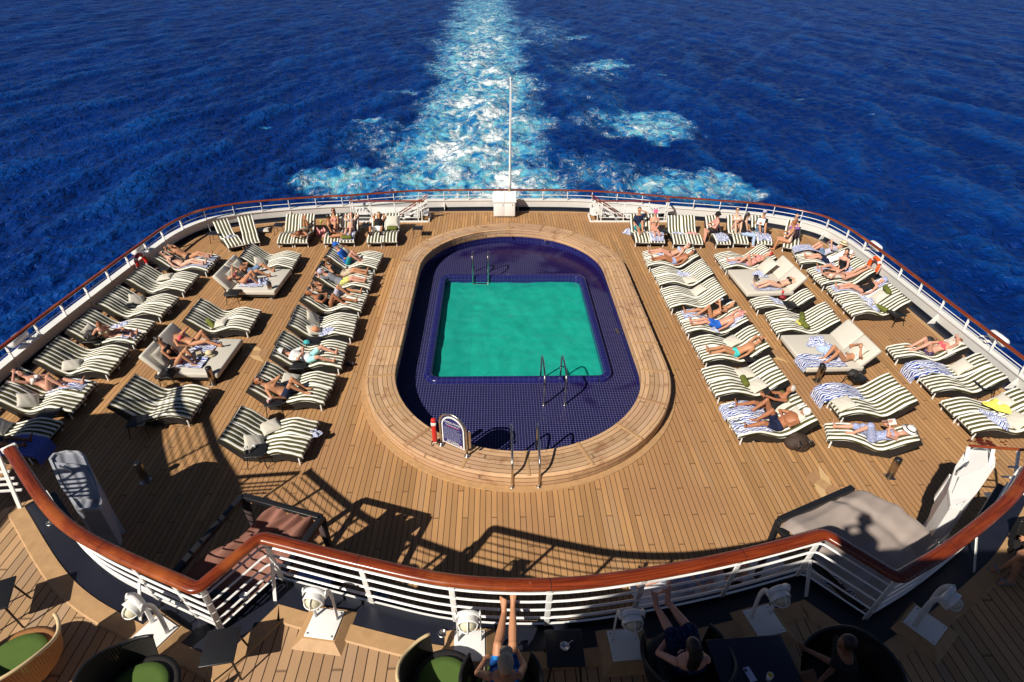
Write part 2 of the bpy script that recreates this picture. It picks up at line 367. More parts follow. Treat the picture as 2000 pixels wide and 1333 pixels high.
    def strip(s, path, offs, zs, mi=0, closed=False, smooth=False, sides=None):
        """sweep a cross-section polyline (offset to the left normal, z) along a horizontal path"""
        N = len(path); k = len(offs); vs = []; uvs = []; L = 0; W = [0]
        for i in range(1, k): W.append(W[-1]+math.hypot(offs[i]-offs[i-1], zs[i]-zs[i-1]))
        for i in range(N):
            p = V(path[i][:2]); a = V(path[(i-1) % N if closed else max(i-1, 0)][:2]); b = V(path[(i+1) % N if closed else min(i+1, N-1)][:2])
            d1 = (p-a).normalized() if (p-a).length > 1e-6 else None; d2 = (b-p).normalized() if (b-p).length > 1e-6 else None
            d1 = d1 or d2; d2 = d2 or d1; t = (d1+d2).normalized(); nm = V((-t.y, t.x)); sc_ = 1/max(.45, nm.dot(V((-d1.y, d1.x))))
            if i: L += (p-V(path[i-1][:2])).length
            for j in range(k): vs.append((p.x+nm.x*offs[j]*sc_, p.y+nm.y*offs[j]*sc_, zs[j])); uvs.append((L, W[j]))
        fs = []
        for i in range(N if closed else N-1):
            for j in range(k-1):
                i2 = (i+1) % N; fs.append((i*k+j, i2*k+j, i2*k+j+1, i*k+j+1))
        if closed:   # duplicate seam for uv
            for f in fs[-(k-1):]: pass
        return s.add(vs, fs, mi, smooth, uvs)
def tag(o, label=None, cat=None, group=None, kind=None):
    if label: o['label'] = label
    if cat: o['category'] = cat
    if group: o['group'] = group
    if kind: o['kind'] = kind
    return o
def empty(name, loc=(0, 0, 0), rz=0., label=None, cat=None, group=None):
    o = bpy.data.objects.new(name, None); C.objects.link(o); o.location = loc; o.rotation_euler = (0, 0, rz); o.empty_display_size = .2
    return tag(o, label, cat, group)
def children(o): return [c for c in KIDS.get(o.name, [])]
def dup(root, loc=None, rz=None, label=None, group=None, parent=None):
    r = root.copy(); C.objects.link(r)
    if parent is not None: r.parent = parent
    if loc is not None: r.location = loc
    if rz is not None: r.rotation_euler = (0, 0, rz)
    if label: r['label'] = label
    if group: r['group'] = group
    for ch in root.children: dup(ch, parent=r)
    return r
def spline(pts, n=6, closed=False):
    out = []; N = len(pts); P = [V((*p, 0)[:3]) if len(p) == 2 else V(p) for p in pts]
    for i in range(N if closed else N-1):
        p0 = P[(i-1) % N] if closed or i > 0 else P[i]*2-P[i+1]; p1 = P[i]; p2 = P[(i+1) % N]; p3 = P[(i+2) % N] if closed or i+2 < N else p2*2-p1
        for k in range(n):
            t = k/n; out.append(.5*((2*p1)+(p2-p0)*t+(2*p0-5*p1+4*p2-p3)*t*t+(3*p1-p0-3*p2+p3)*t**3))
    if not closed: out.append(P[-1])
    return out
def arclen(path):
    L = [0.]
    for i in range(1, len(path)): L.append(L[-1]+(V(path[i])-V(path[i-1])).length)
    return L
def along(path, d):
    L = arclen(path); d = max(0, min(L[-1]-1e-6, d))
    for i in range(1, len(L)):
        if L[i] >= d:
            t = (d-L[i-1])/max(1e-9, L[i]-L[i-1]); a = V(path[i-1]); b = V(path[i]); return a.lerp(b, t), (b-a).normalized()
def smoothstep(a, b, x):
    t = max(0., min(1., (x-a)/(b-a))); return t*t*(3-2*t)
CX = .645
# ================================================================== SEA
def build_sea():
    g = np.random.default_rng(3); SEA = -9.0
    th_f = np.radians(np.linspace(-50, 50, 800)); th_b = np.radians(np.linspace(50, 310, 60)[1:-1]); th = np.concatenate([th_f, th_b])
    r1 = 24*np.exp(np.linspace(0, math.log(520/24), 560)); r2 = 520*np.exp(np.linspace(0, math.log(9000/520), 34))[1:]
    r = np.concatenate([[2., 12.], r1, r2])
    Rr, T = np.meshgrid(r, th, indexing='ij'); X = Rr*np.sin(T); Y = Rr*np.cos(T); Z = np.zeros_like(X)
    dr = np.gradient(r)[:, None]*np.ones_like(X)
    ax = np.abs(X-CX)
    for k in range(200):
        lam = .8*(22/.8)**(g.random()**1.15); amp = .0118*lam**.74*(.6+.8*g.random())*(1 if lam < 3.5 else .62)
        a = g.normal(0, .9) if lam < 2.6 else PI/2+g.normal(0, .42)*(1 if k % 3 else -1)+(0 if k % 2 else .25)
        kk = 2*PI/lam; ph = g.random()*2*PI
        fade = np.clip((lam/(dr*1.9)-.5), 0, 1)
        s = np.sin(kk*(math.sin(a)*X+math.cos(a)*Y)+ph+.7*np.sin(X*.031+Y*.023+k)+.5*np.sin(Y*.06-X*.045+2*k))
        grp = .55+.45*np.sin(kk*.17*(X*math.cos(a*2+1)-Y*math.sin(a*2+.4))+ph*2)
        Z += amp*grp*fade*(s+.25*np.cos(2*np.arcsin(np.clip(s, -1, 1))))
    # wake field
    xc = -1.6-.0115*(Y-56); wd = 8.6+np.clip((Y-100), 0, 1e9)*.026
    wob = 1.6*np.sin(Y*.21)+1.1*np.sin(Y*.093+1)+.8*np.sin(Y*.5+X*.1)
    d = np.abs(X-xc+wob*.7)/wd
    F = np.clip(1.25-d, 0, 1)**.8*np.where(Y > 20, 1, 0)
    F *= np.clip(1.3-(Y-56)/420, .45, 1.25)
    def patch(x, y, rx, ry, a, rot=0.):
        c, s_ = math.cos(rot), math.sin(rot); u = ((X-x)*c+(Y-y)*s_)/rx; v = (-(X-x)*s_+(Y-y)*c)/ry
        q = np.sqrt(u*u+v*v)+.13*np.sin(X*1.3+Y*.4)+.10*np.sin(Y*.9-X*.5)
        return a*np.clip(1.25-q, 0, 1)**.7
    for p in [(-15.0, 58.5, 5.4, 4.6, 1.0, .1), (20.0, 57, 5.6, 4.8, 1.05, -.25), (15, 56, 5, 4, .45), (21.0, 82, 5.8, 8.5, 1., -.2), (16, 84, 6, 8, .35), (24.0, 132, 4., 7, .9, -.3), (19, 128, 8, 16, .32),
              (-17.5, 83, 2.6, 1.7, .6), (-15, 75, 4, 8, .35), (-15, 103, 3.2, 1.8, .55), (22, 180, 4.5, 5, .6), (-16, 170, 6, 9, .3), (17, 100, 7, 10, .22), (12, 60, 6, 9, .35), (14, 200, 10, 50, .3)]:
        F = np.maximum(F, patch(*p))
    # small breaking crests away from the wake
    for _ in range(26):
        rr = 40*math.exp(g.random()*2.0); a = math.radians(g.uniform(-42, 42)); x, y = rr*math.sin(a), rr*math.cos(a)
        if abs(x) > 27: F = np.maximum(F, patch(x, y, .35+.008*rr*g.random(), .18+.003*rr, .55))
    for x, y in ((-16.2, 21.5), (-16.4, 19.7), (-15.8, 22.8), (-17.5, 14.5), (-19, 12.5), (-21.5, 17.), (-16, 16), (17.2, 21.3), (18., 19.)):
        F = np.maximum(F, patch(x*1.55, y*1.55, 1.3, .8, .62, .5))
    Z += F*.10*np.sin(X*1.1+Y*.6)*np.sin(Y*.8-X*.3)
    n, m = X.shape
    vs = np.stack([X, Y, Z+SEA], -1).reshape(-1, 3)
    i = np.arange(n-1)[:, None]; j = np.arange(m)[None, :]; j2 = (j+1) % m
    f = np.stack([i*m+j, i*m+j2, (i+1)*m+j2, (i+1)*m+j], -1).reshape(-1, 4)
    me = bpy.data.meshes.new('sea'); me.vertices.add(len(vs)); me.vertices.foreach_set('co', vs.ravel())
    me.loops.add(f.size); me.loops.foreach_set('vertex_index', f.ravel().astype(np.int32))
    me.polygons.add(len(f)); me.polygons.foreach_set('loop_start', np.arange(0, f.size, 4, dtype=np.int32))
    me.polygons.foreach_set('use_smooth', np.ones(len(f), bool)); me.update()
    at_ = me.attributes.new('foam', 'FLOAT', 'POINT'); at_.data.foreach_set('value', F.ravel().astype(np.float32)); ah = me.attributes.new('height', 'FLOAT', 'POINT'); ah.data.foreach_set('value', Z.ravel().astype(np.float32))
    me.materials.append(M_SEA); o = bpy.data.objects.new('sea', me); C.objects.link(o); tag(o, kind='structure')
build_sea()
# ================================================================== POOL DECK, BULWARK
EDGE = [(-13.9, -16), (-13.9, 6), (-13.88, 13.8), (-13.65, 18.6), (-13.5, 20.8), (-13.3, 22.8), (-12.75, 24.15), (-11.85, 24.85), (-10.65, 25.35), (-8.4, 25.87), (-6.58, 26.15), (-4.0, 26.7), (-1.6, 26.85), (.7, 26.87), (3.76, 26.8), (6.1, 26.45), (8.0, 25.95), (10.15, 25.5), (12.3, 24.95), (14.06, 23.8), (14.6, 22.4), (14.72, 21.2), (14.78, 19.5), (14.8, 18.), (14.85, 13.), (14.9, 6), (14.9, -16)]
EP = [p for p in spline(EDGE, 6)]
def stadium(W, ya, yb, n=40):
    pts = []
    for k in range(n+1): a = -PI/2 + PI*0 + PI*(k/n) - PI/2 + PI/2; pts.append((CX+W*math.cos(-PI+PI*k/n), ya+W*math.sin(-PI+PI*k/n)))
    for k in range(n+1): pts.append((CX+W*math.cos(PI*k/n), yb+W*math.sin(PI*k/n)))
    return pts
YA, YB = 13.655, 19.97
def fill(name, outer, inner, z, mats, kind='structure', parent=None):
    bm = bmesh.new(); es = []
    for loop in (outer, inner):
        if not loop: continue
        vs = [bm.verts.new((p[0], p[1], z)) for p in loop]
        es += [bm.edges.new((vs[i], vs[(i+1) % len(vs)])) for i in range(len(vs))]
    bmesh.ops.triangle_fill(bm, use_beauty=True, use_dissolve=False, edges=es, normal=(0, 0, 1))
    for f in bm.faces:
        if f.normal.z < 0: f.normal_flip()
    me = bpy.data.meshes.new(name); bm.to_mesh(me); bm.free(); me.materials.append(mats)
    o = bpy.data.objects.new(name, me); C.objects.link(o)
    if parent: o.parent = parent
    if kind: tag(o, kind=kind)
    return o
fill('pool_deck', [(p.x, p.y) for p in EP], stadium(4.0, YA, YB), 0., M_DECK)
mb = MB(); mb.strip(EP, [-.26, .06], [.005, .005]); mb.build('waterway', M_NAVY); tag(bpy.data.objects['waterway'], kind='structure')
mb = MB(); mb.strip(EP, [-.42, -.26], [.004, .004]); mb.build('deck_margin', M_PALE); tag(bpy.data.objects['deck_margin'], kind='structure')
bw = empty('bulwark', (0.6, 26.9, 0), 0, 'long curved white bulwark with varnished wooden cap rail round the stern', 'bulwark')
def kid(mb, name, mats, root):
    o = mb.build(name, mats); o.parent = root; o.matrix_parent_inverse = Matrix.Translation(-V(root.location)) if True else None
    return o
def local(root):  # parts built in world coordinates under an unrotated empty
    return lambda mb, name, mats: kid(mb, name, mats, root)
def put(mb, name, mats, root):
    o = mb.build(name, mats, root); o.location = -V(root.location); return o
mb = MB(); mb.strip(EP, [.06, .05, .0, -.03, -.03, .24, .26, .26], [.0, .10, .43, .43, .475, .475, .43, -1.2], 0); put(mb, 'wall', M_WHITE2, bw)
mb = MB(); mb.strip(EP, [.045, .045, .02], [.006, .10, .115]); put(mb, 'kick_strip', M_NAVY, bw)
mb = MB(); mb.strip(EP, [-.075, -.06, 0, .06, .075, .06, 0, -.06, -.075], [.95, .98, .99, .98, .95, .925, .92, .925, .95], 0, smooth=True); put(mb, 'cap_rail', M_VARNU, bw)
mb = MB(); mb.strip(EP, [.0, .014, 0, -.014, .0], [.72, .706, .692, .706, .72], 0, smooth=True); put(mb, 'guard_wire', M_WHITE, bw)
Ltot = arclen(EP)[-1]; nst = int(Ltot/1.17); cnt = 0
pst = MB(); pst.box((0, 0, .695), (.028, .085, .455), ch=.006); pme = pst.mesh('stanchion', [M_WHITE])
gs = MB(); gs.add([(0, -.012, .42), (0, -.012, .0), (-.26, -.012, 0), (-.22, -.012, .05), (0, .012, .42), (0, .012, 0), (-.26, .012, 0), (-.22, .012, .05)], [(0, 1, 2, 3), (4, 7, 6, 5), (0, 3, 7, 4), (3, 2, 6, 7), (2, 1, 5, 6), (1, 0, 4, 5)]); gme = gs.mesh('bracket', [M_WHITE2])
for k in range(nst):
    p, t = along(EP, (k+.5)*Ltot/nst)
    if p.y < 8: continue
    o = bpy.data.objects.new('stanchion', pme); C.objects.link(o); o.parent = bw; o.location = V((p.x, p.y, 0))-V(bw.location); o.rotation_euler = (0, 0, math.atan2(t.y, t.x))
    if k % 3 == 1:
        q = p + V((-t.y, t.x, 0))*.035
        o = bpy.data.objects.new('bracket', gme); C.objects.link(o); o.parent = bw; o.location = V((q.x, q.y, 0))-V(bw.location); o.rotation_euler = (0, 0, math.atan2(t.y, t.x)+PI/2)
# hull below the deck
hb = MB(); hb.strip(EP, [.262, .262, -.5, -1.5], [-.4, -3.0, -6.5, -9.8]); hb.strip([EP[0], EP[-1]], [0, 0], [-.4, -9.8]); hull = hb.build('hull', mat('hull_paint', (.02, .03, .09), .35, coat=.3)); tag(hull, 'dark blue ship hull below the white bulwark', 'hull')
# white lamp pods hung outboard of the rail
def pod(name, px, py, side, label):
    p = at(px, py, .95); r = empty(name, (p.x, p.y, .62), 0, label, 'raft light', 'white pods outside the rail')
    m_ = MB(); pr = [(.02, -.33), (.11, -.32), (.14, -.26), (.15, 0), (.14, .26), (.11, .32), (.02, .33)]
    m_.lathe([(a, b) for a, b in pr], (side*.34, 0, .08), 16, M=Matrix.Rotation(PI/2, 3, 'X')); m_.build('casing', M_WHITE, r)
    m_ = MB(); m_.box((side*.21, .0, -.02), (.5, .10, .05), ch=.01); m_.box((side*.2, .25, .0), (.44, .05, .04), ch=.01); m_.build('bracket', M_WHITE, r)
    m_ = MB(); m_.lathe([(.05, -.33), (.05, -.38), (.03, -.40)], (side*.34, 0, .08), 10, M=Matrix.Rotation(PI/2, 3, 'X')); m_.build('end_cap', M_STEEL, r)
pod('light_pod', 50, 648, -1, 'white pod light outboard of the left rail nearest the camera')
pod('light_pod', 283, 475, -1, 'white pod light outboard of the left rail near the red lifebuoy')
pod('light_pod', 1698, 470, 1, 'white pod light outboard of the right rail above the orange lifebuoy')
pod('light_pod', 1936, 648, 1, 'white pod light outboard of the right rail nearest the camera')
def buoy(px, py, z, side, label, m1):
    p = at(px, py, z); r = empty('lifebuoy', p, 0, label, 'lifebuoy')
    M = Matrix.Rotation(side*.12, 3, 'Y') @ Matrix.Rotation(PI/2, 3, 'Y')
    def arc(mb, a0, a1, rad, n): 
        pts = [M @ V((.29*math.cos(a0+(a1-a0)*k/n), .29*math.sin(a0+(a1-a0)*k/n), 0)) for k in range(n+1)]
        mb.loft(pts, rad, rad*1.05, V((1, 0, 0)), 10)
    b = MB(); b.tube([M @ V((.29*math.cos(2*PI*k/32), .29*math.sin(2*PI*k/32), 0)) for k in range(32)], .072, 12, closed=True); b.build('ring', m1, r)
    for k in range(4):
        b = MB(); arc(b, k*PI/2+.65, k*PI/2+.9, .076, 4); b.build('reflective_band', M_WHITE, r)
    b = MB(); b.tube([M @ V((.385*math.cos(2*PI*k/40)*(1-.04*math.cos(8*PI*k/40)), .385*math.sin(2*PI*k/40)*(1-.04*math.cos(8*PI*k/40)), 0)) for k in range(40)], .009, 6, closed=True); b.build('grab_line', M_WHITE, r)
buoy(1707, 519, .42, 1, 'orange lifebuoy ring hanging inside the right white bulwark', M_ORANGE)
buoy(276, 513, .42, -1, 'red lifebuoy ring hanging in shade inside the left bulwark', M_RED)
# ================================================================== BENCH ROUND THE POOL
def opened(p): return p + [p[0]]
WC = 3.935
bench = empty('pool_bench', (CX, 9.4, 0), 0, 'curved teak bench ringing the whole oval pool basin', 'bench')
path = stadium(WC, YA, YB)
mb = MB(); mb.strip(opened(path), [-.405, -.415, -.41, -.39, -.355, .39, .41, .41], [.03, .15, .32, .35, .36, .36, .345, .05], 0, smooth=False); put(mb, 'seat_planks', M_BENCH, bench)
mb = MB(); mb.strip(opened(path), [-.575, -.57, -.41], [.0, .028, .03]); put(mb, 'foot_board', M_PALE, bench)
bt = MB(); bt.box((0, 0, .365), (.80, .085, .014), ch=.006); bme = bt.mesh('cross_batten', [M_PALE]); bme2 = bt.mesh('cross_batten', [M_INLAY2])
Lb = arclen(opened(path)); nb = 26
for k in range(nb):
    p, t = along(opened(path), (k+.35)*Lb[-1]/nb)
    o = bpy.data.objects.new('cross_batten', bme2 if k in (2, 7, 16) else bme); C.objects.link(o); o.parent = bench; o.location = V((p.x, p.y, 0))-V(bench.location); o.rotation_euler = (0, 0, math.atan2(t.y, t.x)+PI/2)
# ================================================================== POOL
pool = empty('swimming_pool', (CX, 17, 0), 0, 'rectangular turquoise pool sunk in a cobalt tiled oval basin', 'pool')
ZF = -.25
PX0, PX1, PY0, PY1 = -1.92, 3.24, 13.78, 20.12
def rrect(x0, x1, y0, y1, r, n=6):
    pts = []
    for cx, cy, a in ((x1-r, y0+r, -PI/2), (x1-r, y1-r, 0), (x0+r, y1-r, PI/2), (x0+r, y0+r, PI)):
        for k in range(n+1): pts.append((cx+r*math.cos(a+PI/2*k/n), cy+r*math.sin(a+PI/2*k/n)))
    return pts
inner = stadium(WC-.40, YA, YB)
o = fill('tile_floor', inner, rrect(PX0-.18, PX1+.18, PY0-.18, PY1+.18, .38), ZF, M_TILE, None); o.parent = pool; o.location = -V(pool.location)
mb = MB(); mb.strip(opened(inner), [0, 0], [ZF-.01, .352]); put(mb, 'basin_wall', M_COPING, pool)
rr = rrect(PX0, PX1, PY0, PY1, .22)
mb = MB(); mb.strip(opened(rr), [-.25, -.24, -.20, -.06, -.01, .0, .0], [ZF-.01, -.155, -.135, -.135, -.15, -.18, -.62], 0, smooth=True); put(mb, 'coping', M_COPING, pool)
mb = MB(); mb.strip(opened(rr), [.0, .0], [-.62, -2.2]); put(mb, 'inner_wall', M_PLASTER, pool)
o = fill('pool_bottom', rr, None, -1.5, M_PLASTER, None); o.parent = pool; o.location = -V(pool.location)
# water surface with real ripples
g = np.random.default_rng(5); nx, ny = 90, 110; vs = []; fs = []
xs = np.linspace(PX0+.002, PX1-.002, nx); ys = np.linspace(PY0+.002, PY1-.002, ny); XX, YY = np.meshgrid(xs, ys); ZZ = np.zeros_like(XX)
for k in range(26):
    lam = .25*8**g.random(); a = g.random()*2*PI; ZZ += .003*lam**.8*np.sin(2*PI/lam*(XX*math.cos(a)+YY*math.sin(a))+g.random()*6+.9*np.sin(XX*1.3+YY+k))
wm = MB(); wm.add([(XX[j, i], YY[j, i], -.40+ZZ[j, i]) for j in range(ny) for i in range(nx)], [(j*nx+i, j*nx+i+1, (j+1)*nx+i+1, (j+1)*nx+i) for j in range(ny-1) for i in range(nx-1)], 0, True)
wo = wm.build('pool_water', M_WATER); tag(wo, kind='structure')
d = at(1212, 647, ZF); mb = MB(); mb.box((d.x, d.y, ZF+.006), (.34, .30, .012), ch=.004); dr = put(mb, 'drain_cover', M_STEEL, pool)
for px, py in ((999, 462), (1065, 470), (1122, 480)):
    q = at(px, py, .1); mb = MB(); mb.box((q.x, q.y, .08), (.06, .10, .05), ch=.012); mb.build('nozzle', M_STEEL, pool).location = -V(pool.location)
def ladder(name, x0, x1, prof, label, rungs=()):
    r = empty(name, (x0, prof[0][0], 0), 0, label, 'pool ladder'); pts = [(y-prof[0][0], z) for y, z in prof]
    P = spline([(0, y, z) for y, z in pts], 5)
    mb = MB(); mb.tube(P, .027, 10); me = mb.mesh('handrail', [M_CHROME])
    for x in (0, x1-x0):
        o = bpy.data.objects.new('handrail', me); C.objects.link(o); o.parent = r; o.location = (x, 0, 0)
        for y, z in (pts[0], ):
            f = MB(); f.lathe([(.062, 0), (.06, .012), (.03, .022)], (x, y, z), 14); f.build('foot_flange', M_CHROME, r)
    for y, z in rungs:
        f = MB(); f.box(((x1-x0)/2, y-prof[0][0], z), (x1-x0, .1, .03), ch=.01); f.build('tread', M_STEEL, r)
ladder('pool_ladder', .35, .97, [(9.30, .02), (9.30, .35), (9.30, .62), (9.45, .80), (10.05, 1.05), (10.26, 1.06), (10.36, .92), (10.36, .4), (10.36, ZF)], 'chrome handrails crossing the near end of the teak pool bench', ((10.36, .05),))
ladder('pool_ladder', 1.33, 1.92, [(12.55, ZF), (12.55, .2), (12.58, .55), (12.8, .72), (13.4, .70), (13.75, .58), (13.84, .3), (13.86, -.4), (13.86, -1.)], 'chrome ladder hoops at the near edge of the turquoise water', ((13.9, -.45),))
ladder('pool_ladder', -.88, -.29, [(20.75, ZF), (20.7, .2), (20.6, .62), (20.4, .78), (20.15, .7), (20.07, .45), (20.05, 0), (20.05, -.9)], 'chrome ladder hoops at the far edge of the turquoise water', ((20.02, -.4),))
# rule board on the bench
sg = empty('pool_sign', (-1.02, 10.16, .36), math.atan2(-.39, .64), 'navy arched pool rules board in a chrome hoop on the bench', 'sign')
hw = .375
mb = MB(); pts = [(-hw, 0, 0), (-hw, 0, .4), (-hw, 0, .72)] + [(-hw*math.cos(a), 0, .74+hw*math.sin(a)) for a in [PI*k/14 for k in range(1, 14)]] + [(hw, 0, .72), (hw, 0, .4), (hw, 0, 0)]
mb.tube(pts, .026, 10); mb.build('hoop', M_STEEL, sg)
def archpoly(w_, z0, zs, n=16): return [(w_, z0), (w_, zs)] + [(w_*math.cos(PI*k/n), zs+w_*math.sin(PI*k/n)) for k in range(1, n)] + [(-w_, zs), (-w_, z0)]
def slab_xz(mb, poly, y0, y1, mi=0):
    n = len(poly); vs = [(x, y0, z) for x, z in poly] + [(x, y1, z) for x, z in poly]
    mb.add(vs, [tuple(range(n))[::-1], tuple(range(n, 2*n))] + [(i, (i+1) % n, n+(i+1) % n, n+i) for i in range(n)], mi)
M_SIGNB = mat('sign_navy', (.012, .018, .12), .35)
mb = MB(); slab_xz(mb, archpoly(.315, .17, .72), -.012, .012); mb.build('border', M_WHITE, sg)
mb = MB(); slab_xz(mb, archpoly(.282, .20, .72), -.0155, -.0121); bd = mb.build('face', M_SIGNB, sg)
mb = MB(); mb.box((.02, -.0165, .755), (.36, .002, .008)); mb.build('underline', M_RED, bd)
mb = MB(); rs = random.Random(4)
for k in range(13):
    x = -.25; z = .70-k*.031; end = x + rs.choice((.32, .44, .48, .5))
    while x < end:
        L_ = rs.uniform(.025, .07); mb.box((x+L_/2, -.0165, z), (L_, .002, .006)); x += L_+.014
x = -.2
for L_ in (.09, .06, .07, .1, .06): mb.box((x+L_/2, -.0165, .785), (L_-.01, .002, .02)); x += L_
mb.build('small_print', mat('print_grey', (.38, .39, .48), .5), bd)
def text(body, size, x, z, parent, m_, y=-.0168):
    cu = bpy.data.curves.new('txt', 'FONT'); cu.body = body; cu.size = size; cu.align_x = 'CENTER'; cu.extrude = .0006
    t = bpy.data.objects.new('txt', cu); C.objects.link(t); bpy.context.view_layer.update()
    me = bpy.data.meshes.new_from_object(t.evaluated_get(bpy.context.evaluated_depsgraph_get())); bpy.data.objects.remove(t)
    me.materials.clear(); me.materials.append(m_); o = bpy.data.objects.new('lettering', me); C.objects.link(o); o.parent = parent; o.location = (x, y, z); o.rotation_euler = (PI/2, 0, 0); return o
text('OASIS POOL', .085, 0, .835, bd, M_WHITE); text('NO DIVING', .065, .0, .265, bd, M_WHITE); text('NO JUMPING', .065, .0, .215, bd, M_WHITE)
mb = MB(); mb.lathe([(.032, 0), (.03, .002)], (.225, -.0165, .235), 14, M=Matrix.Rotation(PI/2, 3, 'X')); mb.build('round_mark', mat('pale_pink', (.8, .55, .55), .5), bd)
for x in (-hw, hw):
    mb = MB(); mb.lathe([(.075, 0), (.07, .018), (.035, .03), (.035, .07)], (x, 0, 0), 14); mb.build('foot_flange', M_CHROME, sg)
mb = MB(); mb.cap((hw+.075, .02, .30), (hw+.075, .02, .80), .03, .03, 10); mb.build('holder_tube', M_CHROME, sg)
rt = empty('rescue_tube', (at(850, 866, .37).x, at(850, 866, .37).y, .37), 0, 'red rescue tube with white band strapped beside the pool sign', 'rescue tube')
mb = MB(); mb.box((0, 0, .42), (.11, .10, .72), ch=.03); mb.build('float', M_RED, rt)
mb = MB(); mb.box((0, 0, .64), (.122, .112, .10), ch=.02); mb.box((0, 0, .06), (.10, .09, .06), ch=.02); mb.build('band', M_WHITE, rt)
mb = MB(); mb.tube([(-.05, -.05, .12), (-.09, -.07, .06), (-.07, -.08, .0), (0, -.06, -.02)], .012, 6); mb.build('strap', M_BLACK, rt)
# compass-star inlays in the planking
def inlay(px, py, rz, label, sc_=1.):
    p = at(px, py); r = empty('deck_inlay', (p.x, p.y, 0), rz, label, 'deck inlay', 'pale wooden inlays set in the deck')
    for k in range(4):
        a = k*PI/2; c_, s_ = math.cos(a), math.sin(a)
        pol = [(.14, .14), (.50, .42), (.30, .02), (.14, -.14)] if k % 2 == 0 else [(.14, .14), (.36, .20), (.36, -.20), (.14, -.14)]
        m_ = MB(); m_.prism([((x*c_-y*s_)*sc_, (x*s_+y*c_)*sc_) for x, y in pol], .001, .005); m_.build('point', M_INLAY if k % 2 == 0 else M_INLAY2, r)
    m_ = MB(); m_.prism([(.13, .13), (-.13, .13), (-.13, -.13), (.13, -.13)], .001, .006); m_.build('centre', M_PALE, r)
inlay(1607, 946, .6, 'large pale star inlay beside the right canopied daybed', 1.0)
inlay(500, 690, PI/2, 'pale inlay beside the left grey daybed', 1.)
inlay(1502, 690, PI/2, 'brown inlay beside the right grey daybed', 1.)
# ================================================================== STERN FITTINGS
fb = empty('flag_locker', (.43, 26.1, 0), 0, 'white two door locker under the flagpole at the stern', 'locker')
mb = MB(); mb.box((0, 0, .40), (1.0, .64, .68), ch=.015); mb.build('body', M_WHITE, fb)
mb = MB(); mb.add([(-.54, -.36, .74), (.54, -.36, .74), (.54, .36, .74), (-.54, .36, .74), (-.54, -.36, .80), (.54, -.36, .80), (.54, .36, 1.02), (-.54, .36, 1.02)], [(0, 3, 2, 1), (4, 5, 6, 7), (0, 1, 5, 4), (1, 2, 6, 5), (2, 3, 7, 6), (3, 0, 4, 7)]); mb.build('lid', M_WHITE, fb)
for s in (-1, 1):
    mb = MB(); mb.box((s*.245, -.325, .40), (.47, .012, .62), ch=.004); dd = mb.build('door', M_WHITE, fb)
    mb = MB(); mb.box((s*.07+(.3 if s > 0 else 0), -.335, .62), (.03, .02, .07), ch=.006); mb.build('latch', M_STEEL, dd)
    for y in (-.25, .25):
        mb = MB(); mb.box((s*.36, y, .03), (.05, .05, .06)); mb.build('leg', M_STEEL, fb)
mb = MB(); mb.bar((0, -.362, .77), (0, .365, .995), .012, .08); mb.build('lid_seam', mat('grey_seam', (.4, .4, .4), .5), fb)
fp = empty('flagpole', (.69, 26.75, .42), 0, 'slim white flagpole standing at the stern rail before the wake', 'flagpole')
mb = MB(); mb.lathe([(.052, .5), (.05, 1.0), (.04, 3.5), (.03, 5.35), (.028, 5.38)], n=12); mb.build('pole', M_WHITE, fp)
mb = MB(); mb.lathe([(.08, 0), (.075, .5), (.06, .62)], n=12); mb.build('socket', mat('brown_socket', (.30, .22, .12), .5), fp)
mb = MB(); mb.ball((0, 0, 5.42), (.05, .05, .06), 10); mb.build('finial', M_WHITE, fp)
mb = MB(); mb.tube([(.06, 0, .7), (.05, 0, 5.3)], .006, 5); mb.build('halyard', M_WHITE, fp)
